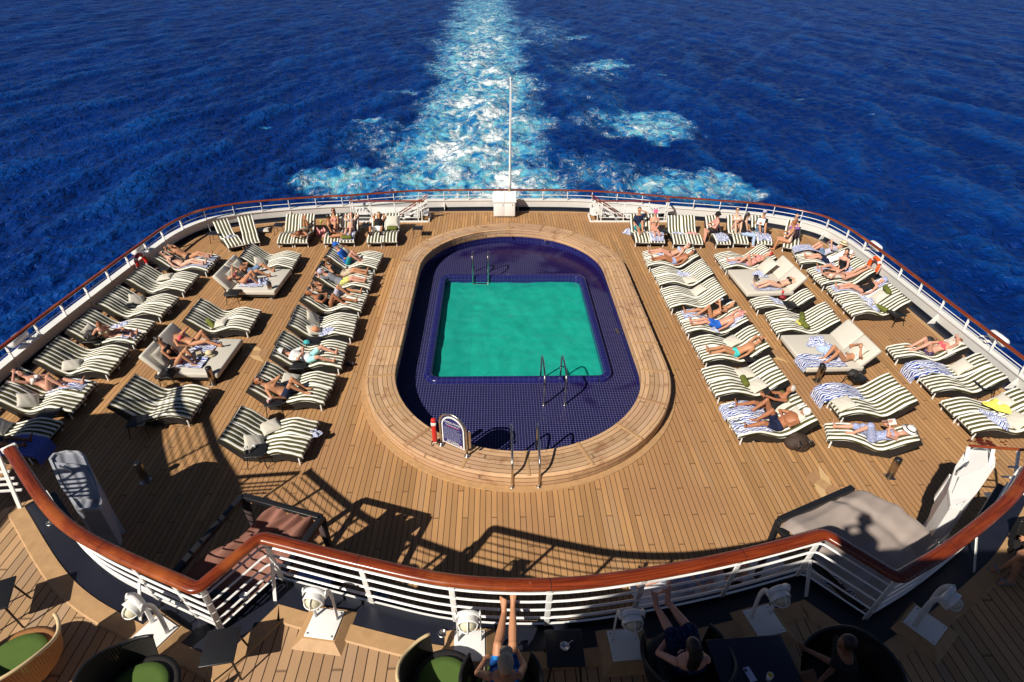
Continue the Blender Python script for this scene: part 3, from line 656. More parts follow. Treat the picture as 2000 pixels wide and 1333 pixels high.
def stern_stair(x0, x1, sgn, label):
    """sgn=+1 stairs start at x1 (inboard end right)"""
    y0, y1 = 25.25, 26.0; r = empty('stair_landing', ((x0+x1)/2, y0, 0), 0, label, 'stair rail')
    X = lambda t: (x0+(x1-x0)*t if sgn > 0 else x1-(x1-x0)*t)   # t: 0 outboard .. 1 inboard
    m_ = MB(); m_.bar((X(0), y0, 1.0), (X(.97), y0, 1.0), .085, .06, ch=.02); m_.bar((X(0), y0+.04, 1.0), (X(0), 26.05, .96), .085, .06, ch=.02); put(m_, 'wooden_rail', M_VARN, r)
    for t in (.0, .03, .26, .58, .88, .93):
        m_ = MB(); m_.box((X(t), y0, .49), (.045, .045, .97), ch=.008); put(m_, 'post', M_WHITE, r)
    m_ = MB()
    for z in (.72, .44, .22): m_.bar((X(0), y0, z), (X(.9), y0, z), .026, .026)
    m_.bar((X(.9), y0, .22), (X(.9), y0, .97), .026, .026); put(m_, 'mid_rail', M_WHITE, r)
    for dy in (.16, .58):
        m_ = MB(); m_.bar((X(1.02), y0+dy, 1.12), (X(.52), y0+dy, .06), .05, .05, ch=.015); put(m_, 'sloping_handrail', M_VARN, r)
        m_ = MB(); m_.bar((X(1.0), y0+dy, .80), (X(.58), y0+dy, -.1), .035, .06); put(m_, 'stringer', M_WHITE, r)
    for k in range(7):
        m_ = MB(); m_.box((X(.97-.12*k), (y0+y1)/2, .30-.045*k), ((x1-x0)*.075, .62, .03), ch=.008); put(m_, 'tread', M_WHITE, r)
    m_ = MB(); m_.box((X(.5), y1+.06, .22), (x1-x0, .05, .34)); m_.box((X(.5), y0-.02, .04), (x1-x0+.08, .04, .07)); m_.box((X(1.02), (y0+y1)/2, .06), (.05, y1-y0, .12)); put(m_, 'coaming', M_WHITE, r)
    m_ = MB(); m_.box((X(.45), (y0+y1)/2, .012), ((x1-x0)*.9, y1-y0-.05, .012)); put(m_, 'dark_opening_sheet', M_BLACK, r)  # black sheet on the uncut deck, painting the dark of a stairwell
    for t in (.07, .11, .15, .19):
        m_ = MB(); m_.box((X(t), y0+.3, .46), (.035, .30, .10), ch=.006); put(m_, 'valve', M_WHITE, r)
stern_stair(-6.5, -3.1, 1, 'white stair rail with wooden cap at the stern, left of the flag locker')
stern_stair(4.45, 7.9, -1, 'white stair rail with wooden cap at the stern, right of the flag locker')
# chrome bollards
bs = MB(); bs.lathe([(.082, 0), (.082, .55), (.078, .56)], n=20); bsh = bs.mesh('shaft', [mat('bollard_steel', (.42, .36, .30), .28, 1.)])
bs = MB(); bs.lathe([(.084, .556), (.084, .59), (.07, .612), (.02, .618)], n=20); bsc = bs.mesh('cap', [M_BLACK]); bs = MB(); bs.box((0, 0, .008), (.21, .21, .016), ch=.004); bsb = bs.mesh('base_plate', [M_STEEL])
for (px, py), lb in zip(((417.4, 751), (285.4, 940.6), (1595, 745), (1737, 932), (532, 582)), ('chrome bollard at the corner of the left grey daybed near the shadow edge', 'chrome bollard standing in the dark shade on the left deck', 'chrome bollard at the near corner of the right grey daybed', 'chrome bollard standing alone near the right stair hood', 'chrome bollard beside the far left grey daybed')):
    p = at(px, py); r = empty('bollard', (p.x, p.y, 0), 0, lb, 'bollard', 'chrome deck bollards')
    for nme, me in (('shaft', bsh), ('cap', bsc), ('base_plate', bsb)):
        o = bpy.data.objects.new(nme, me); C.objects.link(o); o.parent = r
for (px, py), lb in zip(((609, 468), (1385, 471), (1470, 567)), ('chrome bollard in front of the second lounger pair of the left stern row', 'chrome bollard beside the woman in the black bucket hat', 'chrome bollard at the foot corner of the far right grey daybed')):
    p = at(px, py); r = empty('bollard', (p.x, p.y, 0), 0, lb, 'bollard', 'chrome deck bollards')
    for nme, me in (('shaft', bsh), ('cap', bsc), ('base_plate', bsb)):
        o = bpy.data.objects.new(nme, me); C.objects.link(o); o.parent = r
# ================================================================== UPPER DECK
ZU = 2.75
def fillet(pts, r, n=5, sharp=50):
    out = [V((*pts[0], 0))]
    for i in range(1, len(pts)-1):
        a, b, c = V((*pts[i-1], 0)), V((*pts[i], 0)), V((*pts[i+1], 0)); d1 = (a-b).normalized(); d2 = (c-b).normalized()
        ang = math.degrees(d1.angle(d2))
        if ang > 180-sharp: out.append(b); continue
        p, q = b+d1*r, b+d2*r
        for k in range(n+1): t = k/n; out.append(p*(1-t)**2 + b*2*t*(1-t) + q*t*t)
    out.append(V((*pts[-1], 0))); return out
segL = spline([(-7.50, 6.72), (-6.31, 5.66), (-5.57, 5.14), (-4.74, 4.74), (-3.63, 4.27)], 5)
segM = spline([(-3.13, 5.02), (-1.76, 4.62), (-.58, 4.33), (.65, 4.25), (1.85, 4.37), (3.17, 4.62), (4.40, 4.93)], 5)
segR = spline([(5.0, 4.25), (5.97, 4.70), (7.15, 5.36), (7.82, 5.83), (8.8, 6.62)], 5)
RAIL = fillet([(p.x, p.y) for p in segL+segM+segR], .08)
base = MB(); 
off = []
for i, p in enumerate(RAIL):
    a = RAIL[max(0, i-1)]; b = RAIL[min(len(RAIL)-1, i+1)]; t = (b-a).normalized(); off.append((p.x-t.y*.2, p.y+t.x*.2))
poly = off + [(9.1, 6.3), (9.5, 5.2), (14.5, 5.0), (14.5, -12), (-13.5, -12), (-13.5, 6.5), (-9.6, 6.5), (-8.3, 6.3)]
bm = bmesh.new(); vs = [bm.verts.new((x, y, ZU)) for x, y in poly]; es = [bm.edges.new((vs[i], vs[(i+1) % len(vs)])) for i in range(len(vs))]
bmesh.ops.triangle_fill(bm, use_beauty=True, edges=es, normal=(0, 0, 1))
for f in bm.faces:
    if f.normal.z < 0: f.normal_flip()
ex = bmesh.ops.extrude_face_region(bm, geom=bm.faces[:])
for q in ex['geom']:
    if isinstance(q, bmesh.types.BMVert): q.co.z = ZU-.22
bm.normal_update()
me = bpy.data.meshes.new('upper_deck'); bm.to_mesh(me); bm.free(); me.materials.append(M_UDECK); me.materials.append(M_WHITE2)
for p in me.polygons:
    if p.normal.z < .5 and p.center.z < ZU-.01: p.material_index = 1
o = bpy.data.objects.new('upper_deck', me); C.objects.link(o); tag(o, kind='structure')
R2 = [(p.x, p.y) for p in RAIL]
RAW = [(p.x, p.y) for p in segL+segM+segR]
mb = MB(); mb.strip(RAW, [-.235, .19], [ZU+.006, ZU+.006]); tag(mb.build('upper_waterway', M_NAVY), kind='structure')
mb = MB(); mb.strip(RAW, [-.47, -.45, -.235, -.23], [ZU+.002, ZU+.022, ZU+.022, ZU+.002]); tag(mb.build('upper_deck_margin', M_PALE), kind='structure')
rail = empty('deck_rail', (.65, 4.25, ZU), 0, 'white barred railing with thick varnished wooden cap along the upper deck edge', 'railing')
mb = MB(); a = .086; prof = [(-a, 0), (-a*.93, .028), (-a*.7, .046), (0, .056), (a*.7, .046), (a*.93, .028), (a, 0), (a*.85, -.03), (0, -.036), (-a*.85, -.03), (-a, 0)]
RAILC = fillet([(p.x, p.y) for p in segL+segM+segR], .10, 6)
mb.strip([(p.x, p.y) for p in RAILC], [q[0] for q in prof], [3.86+q[1] for q in prof], 0, smooth=True)
e0, e1 = RAILC[0], RAILC[-1]; put(mb, 'cap_rail', M_VARNU, rail)
mb = MB(); t0 = (RAILC[1]-RAILC[0]).normalized(); mb.box((e0.x-t0.x*.03, e0.y-t0.y*.03, 3.86), (.08, .2, .09), math.atan2(t0.y, t0.x), ch=.02); put(mb, 'end_cap', M_WHITE, rail)
Lr = arclen(RAIL)
for i_, z in enumerate((3.655, 3.445, 3.235, 3.025)):
    mb = MB(); k = .10*(3.86-z)/1.11; mb.strip(R2, [k-.019, k, k+.019, k, k-.019], [z, z+.019, z, z-.019, z], 0, smooth=True); put(mb, 'rail_bar', M_WHITE, rail)
mb = MB(); mb.strip(R2, [.085, .085, .105, .105], [ZU+.006, ZU+.10, ZU+.10, ZU+.006]); put(mb, 'toe_plate', M_NAVY, rail)
mb = MB(); mb.strip(R2, [.080, .110], [ZU+.104, ZU+.104]); put(mb, 'toe_edge', M_WHITE, rail)
for px, py in [(40, 925), (110, 1010), (250, 1092), (330, 1128), (393, 1152), (512, 1055), (690, 1100), (880, 1137), (1075, 1144), (1262, 1122), (1450, 1084), (1605, 1048), (1754, 1128), (1852, 1078), (1950, 1000)]:
    q = at(px, py, 3.84); best = min(range(len(RAIL)), key=lambda i: (RAIL[i].x-q.x)**2+(RAIL[i].y-q.y)**2)
    a = RAIL[max(0, best-1)]; b = RAIL[min(len(RAIL)-1, best+1)]; t = (b-a).normalized(); p = RAIL[best]; n = V((-t.y, t.x, 0))
    mb = MB(); mb.bar((p.x, p.y, 3.83), (p.x+n.x*.10, p.y+n.y*.10, ZU), .075, .018, up=n, ch=.004); put(mb, 'post', M_WHITE, rail)
    if px in (512, 1605, 250, 1950):
        mb = MB(); mb.bar((p.x-n.x*.0, p.y, 3.32), (p.x-n.x*.2, p.y-n.y*.2, ZU+.01), .05, .016, up=n, ch=.004); put(mb, 'brace', M_WHITE, rail)
for px, py in ((205, 1068), (690, 1097), (1075, 1140), (1445, 1082), (1850, 1072)):
    q = at(px, py, 3.86); best = min(range(1, len(RAILC)-1), key=lambda i: (RAILC[i].x-q.x)**2+(RAILC[i].y-q.y)**2); t = (RAILC[best+1]-RAILC[best-1]).normalized(); p = RAILC[best]
    mb = MB(); mb.strip([(p.x-t.x*.004, p.y-t.y*.004), (p.x+t.x*.004, p.y+t.y*.004)], [q_[0]*1.012 for q_ in prof], [3.86+q_[1]*1.03 for q_ in prof]); put(mb, 'cap_joint', M_BLACK, rail)
# waterway drains
for px, py in ((100, 1022), (478, 1165), (865, 1238)):
    p = at(px, py, ZU); mb = MB(); mb.lathe([(.07, 0), (.065, .014), (.04, .016), (.038, .004)], (0, 0, .006), 18); o = mb.build('drain', M_STEEL); o.location = (p.x, p.y, ZU); tag(o, 'round steel drain in the dark gutter %s' % {100: 'at the left end of the upper rail', 478: 'in the left inner corner of the upper rail', 865: 'beside the lamp left of the capped man'}[px], 'drain', 'steel drains in the gutter')
# deck lamps
M_GLOBE = mat('cream_glass', (.62, .58, .42), .08, coat=.5)
def deck_lamp(px, py, rz, label):
    p = at(px, py, ZU+.12); r = empty('deck_lamp', (p.x, p.y, ZU), rz, label, 'lamp', 'white hooded lamps along the upper rail')
    m_ = MB(); vs = [(-.34, -.30, 0), (.34, -.30, 0), (.34, .30, 0), (-.34, .30, 0), (-.22, -.19, .10), (.22, -.19, .10), (.22, .26, .10), (-.22, .26, .10)]
    m_.add(vs, [(4, 5, 6, 7), (0, 1, 5, 4), (1, 2, 6, 5), (2, 3, 7, 6), (3, 0, 4, 7)]); m_.build('plinth', M_PALE, r)
    m_ = MB(); m_.box((0, .03, .112), (.40, .40, .022), ch=.006); bp = m_.build('base_plate', M_WHITE, r)
    m_ = MB()
    for x in (-.165, .165):
        for y in (-.135, .195): m_.lathe([(.014, 0), (.012, .012)], (x, y, .123), 8)
    m_.build('bolt', M_STEEL, bp)
    # inverted U strap, legs rise and curve inboard
    sec = [(0, .11, .12), (0, .12, .50), (0, .11, .68), (0, .07, .80), (0, .01, .86)]
    for x in (-.15, .15):
        P = spline([(x, y, z) for _, y, z in sec], 4); m_ = MB(); m_.loft(P, .010, .032, V((1, 0, 0)), 8); m_.build('leg', M_WHITE, r)
    m_ = MB(); m_.loft([(.155*math.cos(a), .01+.01*math.sin(a), .78+.115*math.sin(a)) for a in [PI*k/12 for k in range(13)]], .034, .010, V((0, 1, 0)), 8); m_.build('arch', M_WHITE, r)
    M = Matrix.Rotation(math.radians(-78), 3, 'X')
    h = MB(); h.lathe([(.02, .07), (.085, .066), (.122, .042), (.130, -.025), (.136, -.05), (.136, -.068), (.112, -.068), (.108, -.045)], (0, .0, .76), 22, M=M); hd = h.build('hood', M_WHITE, r)
    g_ = MB(); g_.lathe([(.005, -.14), (.045, -.134), (.077, -.112), (.094, -.082), (.100, -.055)], (0, .0, .76), 20, M=M); g_.build('globe', M_GLOBE, hd)
    g_ = MB()
    for a in (0, PI/2):
        g_.tube([V((0, .0, .76)) + M @ V((.116*math.cos(a)*math.cos(t), .116*math.sin(a)*math.cos(t), -.062-.096*math.sin(t))) for t in [PI*k/12 for k in range(13)]], .0085, 6)
    g_.build('guard', M_WHITE, hd)
for (px, py, rz), lb in zip(((298, 1240, -.52), (632, 1222, -.16), (917, 1266, .02), (1222, 1264, .05), (1495, 1217, .22), (1812, 1224, .62)), ('white hooded lamp behind the chair with the green cushion, leftmost of the six', 'sunlit white hooded lamp on a pale plinth below the mauve canopy', 'white hooded lamp just left of the bare legs of the capped man', 'shaded white hooded lamp just left of the woman in blue dress', 'shaded white hooded lamp below the right inner rail corner', 'white hooded lamp farthest right, seen from its side')): deck_lamp(px, py, rz, lb)
# ------------------------------------------------------------------ the decks overhead that cast the shade
supd = empty('superstructure', (0, -3, ZU), 0, 'white superstructure with upper decks rising behind the viewer', 'ship superstructure')
mb = MB(); BW = [(-5.2, -7), (-5.15, -1.75), (-4.6, -1.42), (-3.6, -.82), (-2.8, -.55), (-1, -.34), (.2, -.26), (1.2, -.22), (3, -.24), (13, -.3)]
mb.prism(BW + [(13, -9), (-5.2, -9)], 8.3, 8.55); put(mb, 'camera_deck', M_WHITE2, supd)
mb = MB(); mb.strip(BW, [0, .0, .05, .05], [8.5, 9.5, 9.5, 8.5]); mb.strip(BW, [-.06, -.06, .11, .11, -.06], [9.5, 9.57, 9.57, 9.5, 9.5]); put(mb, 'bulwark_plating', M_WHITE2, supd)
mb = MB(); mb.box((0, -6.5, 5.6), (24, 5, 5.6)); put(mb, 'deckhouse', M_WHITE2, supd)
D5 = [(-15.6, 7.55), (-13.9, 7.76), (-13.15, 7.6), (-12.55, 6.45), (-11.75, 5.2), (-11.25, 4.0), (-10.95, 2.5), (-10.85, -6), (-15.6, -6)]
mb = MB(); mb.prism(D5, 5.2, 5.42); put(mb, 'side_wing', M_WHITE2, supd)
DR = spline([(-14.1, 8.6), (-13.55, 7.85), (-13.05, 6.9), (-12.05, 5.3), (-11.05, 3.95), (-10.8, 2.4), (-10.75, -3)], 5)
DR2 = [(p.x, p.y) for p in DR]
mb = MB(); mb.strip(DR2, [-.09, -.09, .09, .09, -.09], [6.5, 6.58, 6.58, 6.5, 6.5]); put(mb, 'wing_rail', M_VARN, supd)
for z in (6.3, 6.1, 5.9, 5.7):
    mb = MB(); mb.strip(DR2, [-.02, 0, .02, 0, -.02], [z, z+.02, z, z-.02, z]); put(mb, 'wing_bar', M_WHITE, supd)
for k in range(2, len(DR)-1, 4):
    mb = MB(); mb.box((DR[k].x, DR[k].y, 5.95), (.05, .05, 1.1)); put(mb, 'wing_post', M_WHITE, supd)
mb = MB(); mb.box((-13.4, 5.5, 4.0), (.3, .3, 2.5)); mb.box((-13.4, -2, 4.0), (.3, .3, 2.5)); put(mb, 'wing_pillar', M_WHITE2, supd)
# side rail of the stairwell, left, whose shadow falls across the pool deck
def stair_rail(a, b, label, thin=False):
    r = empty('stair_rail', (a[0], a[1], ZU), 0, label, 'stair rail')
    zr = 3.0 if thin else 3.86; mb = MB(); mb.bar((*a, zr), (*b, zr), .05 if thin else .10, .035 if thin else .06, ch=.012); put(mb, 'wooden_rail', M_VARN, r)
    for z in (3.55, 3.25, 2.98):
        mb = MB(); mb.bar((*a, z), (*b, z), .03, .03); 
        if not thin: put(mb, 'bar', M_WHITE, r)
    if not thin:
        for z in (3.40, 3.12):
            mb = MB(); mb.bar((*a, z), (*b, z), .03, .03); put(mb, 'bar', M_WHITE, r)
    for k in range(4):
        t = k/3; x, y = a[0]+(b[0]-a[0])*t, a[1]+(b[1]-a[1])*t; short = thin and k < 2; mb = MB(); mb.bar((x, y, zr-.02), (x-(.06 if short else .22 if thin else 0), y-(.20 if short else .62 if thin else .2), 2.62 if short else 2.2 if thin else ZU-.05), .06, .022, up=V((0, 1, 0))); put(mb, 'post', M_WHITE, r)
    if thin:
        for z in (2.75, 2.5):
            m0 = V((a[0]+(b[0]-a[0])*.5, a[1]+(b[1]-a[1])*.5-.2, z)); mb = MB(); mb.bar(m0, (b[0]-.05, b[1]-.2, z), .028, .028); put(mb, 'bar', M_WHITE, r)
stair_rail((-7.7, 6.70), (-10.9, 6.45), 'wooden capped rail beside the left stairwell, in shade')
p0 = at(1893, 871, 3.0); p1 = at(2010, 884, 3.0)
stair_rail((p0.x, p0.y), (p1.x+.3, p1.y+.02), 'thin wooden capped rail beside the right stairwell above the white hood', True)
# white stair hoods
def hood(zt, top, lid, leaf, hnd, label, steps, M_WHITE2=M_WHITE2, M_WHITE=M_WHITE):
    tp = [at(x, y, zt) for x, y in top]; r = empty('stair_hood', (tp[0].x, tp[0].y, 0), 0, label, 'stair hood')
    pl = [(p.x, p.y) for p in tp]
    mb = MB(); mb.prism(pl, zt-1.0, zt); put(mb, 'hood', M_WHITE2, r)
    cx = sum(p[0] for p in pl)/len(pl); cy = sum(p[1] for p in pl)/len(pl)
    rim = [(cx+(x-cx)*.98, cy+(y-cy)*.98) for x, y in pl]
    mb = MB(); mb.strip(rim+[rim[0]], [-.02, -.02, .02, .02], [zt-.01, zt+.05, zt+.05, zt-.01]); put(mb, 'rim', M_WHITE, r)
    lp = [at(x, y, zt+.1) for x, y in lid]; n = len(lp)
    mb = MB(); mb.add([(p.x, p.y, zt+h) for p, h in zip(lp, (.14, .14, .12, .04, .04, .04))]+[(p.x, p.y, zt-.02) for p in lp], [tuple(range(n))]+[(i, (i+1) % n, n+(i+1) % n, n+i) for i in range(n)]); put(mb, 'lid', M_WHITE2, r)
    a, b = [at(x, y, zt+.1) for x, y in hnd]; mb = MB(); mb.tube([(a.x, a.y, zt+.06), (a.x, a.y, zt+.17), (b.x, b.y, zt+.17), (b.x, b.y, zt+.06)], .016, 6); put(mb, 'handle', M_STEEL, r)
    A, B_, C_, D_ = [at(x, y, z) for x, y, z in leaf]
    nrm = (B_-A).cross(D_-A).normalized()
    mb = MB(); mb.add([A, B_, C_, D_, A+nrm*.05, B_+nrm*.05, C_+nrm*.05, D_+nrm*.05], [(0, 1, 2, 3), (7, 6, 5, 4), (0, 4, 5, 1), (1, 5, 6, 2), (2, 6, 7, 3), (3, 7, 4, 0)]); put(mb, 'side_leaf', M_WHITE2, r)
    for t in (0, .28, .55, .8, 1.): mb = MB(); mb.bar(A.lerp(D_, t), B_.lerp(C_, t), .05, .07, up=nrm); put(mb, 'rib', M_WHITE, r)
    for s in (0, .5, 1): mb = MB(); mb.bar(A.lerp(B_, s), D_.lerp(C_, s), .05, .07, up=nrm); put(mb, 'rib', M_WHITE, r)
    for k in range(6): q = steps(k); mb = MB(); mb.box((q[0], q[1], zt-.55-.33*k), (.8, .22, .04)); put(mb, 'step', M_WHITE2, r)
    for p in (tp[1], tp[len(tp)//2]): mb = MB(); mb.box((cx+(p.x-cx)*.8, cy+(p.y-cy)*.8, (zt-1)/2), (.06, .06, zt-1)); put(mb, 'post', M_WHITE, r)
hood(2.72, ((1884, 888), (1896, 877), (1914, 874), (1932, 880), (1940, 897), (1939, 915), (1902, 968), (1876, 996), (1856, 992), (1852, 960), (1866, 915)), ((1872, 935), (1925, 912), (1938, 917), (1900, 968), (1862, 985), (1858, 970)),
     ((1828, 972, 1.85), (1857, 930, 2.55), (1851, 1058, 1.35), (1831, 1047, .75)), ((1868, 925), (1888, 908)), 'sunlit white stair hood with rounded end beside the right stairwell', lambda k: (9.3-.05*k, 6.95-.16*k))
hood(1.9, ((98, 899), (106, 889), (130, 884), (154, 885), (166, 893), (176, 915), (188, 945), (200, 985), (196, 998), (156, 1000), (120, 950)), ((108, 906), (166, 912), (178, 930), (194, 972), (140, 968), (122, 940)),
     ((190, 945, 1.7), (203, 985, 1.4), (213, 1100, .35), (192, 1080, .35)), ((120, 915), (140, 925)), 'shaded white stair hood with rounded end beside the left stairwell', lambda k: (-7.6+.05*k, 6.7-.14*k), mat('shaded_white_paint', (.26, .27, .31), .4), mat('shaded_white_paint_pale', (.36, .37, .40), .4))  # white hood: its shade is put into these darker paint colours
# ------------------------------------------------------------------ canopied daybeds beneath the rail
def canopy(corners, label, left):
    c0, c1, c2, c3 = [V(c) for c in corners]   # aft-left, aft-right, fore-right, fore-left (xy)
    ct = (c0+c1+c2+c3)/4; r = empty('canopied_daybed', (ct.x, ct.y, 0), 0, label, 'daybed', 'canopied daybeds under the upper rail'); zt = 2.02
    for k, c in enumerate((c0, c1, c2, c3)):
        zp = zt if left or k < 1 else zt-.12; mb = MB(); mb.box((c.x, c.y, zp/2), (.09, .09, zp), math.atan2((c1-c0).y, (c1-c0).x), ch=.01); put(mb, 'post', M_BLACK, r)
    for a, b in ((c0, c1), (c1, c2), (c2, c3), (c3, c0)):
        dz_ = 0 if left or a is c0 else -.16; mb = MB(); mb.bar((a.x, a.y, zt+.005+dz_), (b.x, b.y, zt+.005+dz_), .11, .09, ch=.01); put(mb, 'top_beam', M_BLACK, r)
    e1 = (c1-c0); e2 = (c3-c0); g_ = np.random.default_rng(2 if left else 3)
    mb = MB(); N = 44; M_ = 44; vs = []
    for j in range(M_+1):
        for i in range(N+1):
            u, v_ = i/N, j/M_
            if left:   # gathered at the aft beam, fanning out and hanging low
                uu = .40+.58*u-.60*v_*(1-u)+.03*math.sin(v_*9+u*4); vv = .03+v_*1.25
                z = zt-.02-.55*v_**1.4*(.4+.6*math.sin(PI*min(1, .2+u*.8)))-.12*math.sin(PI*u)*v_ + .040*math.sin(u*38+3*math.sin(v_*5))*max(.15, 1-1.3*v_) + .035*math.sin(u*17+v_*9+2*math.sin(v_*4)) + .03*math.sin(v_*14+u*9+2*math.sin(u*7)) + .06*mnoise.noise(V((u*4, v_*4, 1.7))) + .05*mnoise.noise(V((u*9, v_*5, 4.2)))
                z -= .35*max(0, u-.86)*7*(1-v_*.4)
            else:
                uu = .0+1.03*u+.16*math.sin(PI*v_)*u*u; vv = .03+v_*1.02
                z = zt+.10-.13*math.sin(PI*u)*math.sin(PI*v_)-.12*max(0, 1-v_*9)-.10*max(0, 1-u*10) + .016*math.sin((u*.6+v_)*22)*(.3+u) + .010*math.sin(v_*40+u*6) + .05*mnoise.noise(V((u*3, v_*3, .3))) - .05*max(0, 1-abs(u-.72-.1*v_)*14)
                z -= .9*max(0, u-.975)
            p = c0+e1*uu+e2*vv; vs.append((p.x, p.y, z))
    mb.add(vs, [(j*(N+1)+i, j*(N+1)+i+1, (j+1)*(N+1)+i+1, (j+1)*(N+1)+i) for j in range(M_) for i in range(N)], 0, True)
    put(mb, 'canopy', M_MAUVE if left else M_SAIL, r)
    mb = MB(); mb.box((ct.x, ct.y, .30), (e1.length*.92, e2.length*.92, .18), math.atan2(e1.y, e1.x), ch=.05); put(mb, 'mattress', M_BEIGE if not left else M_TOWELB, r)
    mb = MB(); mb.box((ct.x, ct.y, .14), (e1.length*.97, e2.length*.97, .14), math.atan2(e1.y, e1.x), ch=.02); put(mb, 'base', M_WICK, r)
    if left:
        mb = MB(); d = (c0-c1).normalized()
        for u0 in (.0, .98):
            p = c0+e1*u0; mb = MB()
            for k in range(1): mb.loft([(p.x+d.x*.0, p.y, zt-.05), (p.x+.02, p.y-.03, 1.3), (p.x, p.y, .5)], [.10, .05, .13], [.05, .04, .08], V((1, 0, 0)), 12)
            put(mb, 'tied_curtain', mat('dark_curtain', (.05, .03, .03), .9), r)
a0, a1 = at(474, 968, 2.05), at(628, 1010, 2.05); dv = (a1-a0).normalized(); nv = V((dv.y, -dv.x, 0))
canopy((a0, a1, a1+nv*1.75, a0+nv*1.75), 'black framed daybed with a rumpled mauve canopy behind the left rail', True)
b1, b0 = at(1666, 952, 2.05), at(1522, 1015, 2.05); dv = (b1-b0).normalized(); nv = V((dv.y, -dv.x, 0))
canopy((b0, b1, b1+nv*1.75, b0+nv*1.75), 'black framed daybed with a taut grey canopy behind the right rail', False)
# ------------------------------------------------------------------ upper deck furniture
M_ROPE = mat('orange_brown_weave', (.34, .15, .05), .6, var=.5, scale=40, bump=.5, bscale=60)
M_TRIM = mat('pale_rope_trim', (.62, .47, .26), .6, var=.2)
def tub_chair(px, py, rz, label, weave, trim, cushion, rad=.40, group='woven tub chairs on the upper deck', back=.46):
    p = at(px, py, ZU+.35); r = empty('tub_chair', (p.x, p.y, ZU), rz, label, 'chair', group)
    # back and arms: leaning slats round a horseshoe
    mb = MB(); n = 74; a0, a1 = math.radians(-38), math.radians(218)
    for k in range(n):
        a = a0+(a1-a0)*(k+.5)/n; hgt = back*(.62+.38*smoothstep(-.2, .9, math.sin(a)))
        b = V((rad*math.cos(a), rad*math.sin(a), .26)); t = V((rad*1.16*math.cos(a), rad*1.16*math.sin(a), .30+hgt)); mb.bar(b, t, .028, .014, up=V((math.cos(a), math.sin(a), 0)))
    mb.build('woven_back', weave, r)
    P = []
    for k in range(41):
        a = a0+(a1-a0)*k/40; hgt = back*(.62+.38*smoothstep(-.2, .9, math.sin(a))); P.append((rad*1.165*math.cos(a), rad*1.165*math.sin(a), .305+hgt))
    mb = MB(); mb.tube(P, .022, 8); mb.build('top_rail', trim, r)
    mb = MB(); mb.lathe([(rad*.98, .25), (rad*1.02, .29), (rad*.9, .30)], n=28); mb.build('seat_frame', weave, r)
    mb = MB(); mb.lathe([(.03, .28), (rad*.68, .285), (rad*.75, .30), (rad*.76, .335), (rad*.73, .352), (rad*.55, .358), (.02, .358)], n=28); mb.build('seat_cushion', cushion, r)
    for a in (.7, 2.4, 3.9, 5.5):
        mb = MB(); mb.cap((rad*.8*math.cos(a), rad*.8*math.sin(a), .25), (rad*.92*math.cos(a), rad*.92*math.sin(a), .012), .018, .014, 8); mb.build('leg', M_BLACK, r)
    return r
tub_chair(28, 1290, 3.45, 'orange brown woven tub chair with green cushion at the far left edge', M_ROPE, M_TRIM, M_GREEN2, .46)
tub_chair(268, 1348, 2.21, 'black tub chair with green cushion under the leftmost lamp', M_WICK, M_BLACK, M_GREEN2, .44)
tub_chair(866, 1335, 2.61, 'pale trimmed open weave tub chair with green cushion beside the capped man', M_WICK, M_TRIM, M_GREEN2, .43)
tub_chair(978, 1345, PI, 'dark tub chair carrying the man in the khaki cap', M_WICK, M_BLACK, M_GREEN2, .40)
tub_chair(1335, 1300, PI+.1, 'dark round tub chair carrying the woman in the blue dress', M_WICK, M_BLACK, M_BLACK, .46)
tub_chair(1648, 1340, -1.2, 'black tub chair in deep shade right of the dark table', M_WICK, M_BLACK, M_BLACK, .45)
tub_chair(2050, 1085, -1.7, 'brown tub chair cut off by the right edge of the picture', M_WICK, M_BLACK, mat('brown_cushion', (.12, .05, .03), .8), .40)
def table(px, py, zt, sx, sy, rz, label, m_=M_BLACK, zb=ZU, name='side_table', ch=.03, grp=None):
    p = at(px, py, zb+zt); r = empty(name, (p.x, p.y, zb), rz, label, 'table', grp)
    mb = MB(); mb.box((0, 0, zt-.012), (sx, sy, .024), ch=.010); mb.build('table_top', m_, r)
    for x in (-1, 1):
        for y in (-1, 1):
            mb = MB(); mb.cap((x*sx*.36, y*sy*.36, zt-.02), (x*sx*.46, y*sy*.46, .012), .014, .012, 6); mb.build('leg', m_, r)
    return r
table(430, 1262, .46, .40, .46, .15, 'small black square table between the two left lamps', grp='black tables on the upper deck')
tb1 = table(1103, 1265, .50, .46, .46, .0, 'small black table with an ashtray between the two middle lamps', grp='black tables on the upper deck')
table(1478, 1308, .62, .95, .78, .05, 'large dark table in shade beside the woman in blue dress', grp='black tables on the upper deck', m_=mat('dark_table', (.012, .013, .03), .3))
table(-22, 1168, .5, .5, .5, .4, 'black table at the left edge above the woven chair', grp='black tables on the upper deck')
def small(name, px, py, z, build, label, cat, rz=0, group=None):
    p = at(px, py, z); r = empty(name, p, rz, label, cat, group); build(r); return r
def b_ash(r):
    m_ = MB(); m_.lathe([(.055, 0), (.06, .02), (.052, .022), (.045, .008)], n=18); m_.build('bowl', M_STEEL, r); m_ = MB(); m_.cap((.02, .01, .03), (.10, .06, .034), .005, .005, 6); m_.build('cigarette', M_WHITE, r)
small('ashtray', 1103, 1264, ZU+.512, b_ash, 'round steel ashtray on the small black table', 'ashtray')
def b_phone(r):
    m_ = MB(); m_.box((0, 0, .006), (.085, .165, .011), ch=.004); m_.build('body', mat('pale_phone', (.45, .5, .7), .15), r); m_ = MB(); m_.box((-.02, .05, .014), (.03, .03, .005), ch=.002); m_.build('camera_bump', M_BLACK, r)
small('phone', 1464, 1318, ZU+.635, b_phone, 'pale phone lying on the large dark table', 'phone', .25)
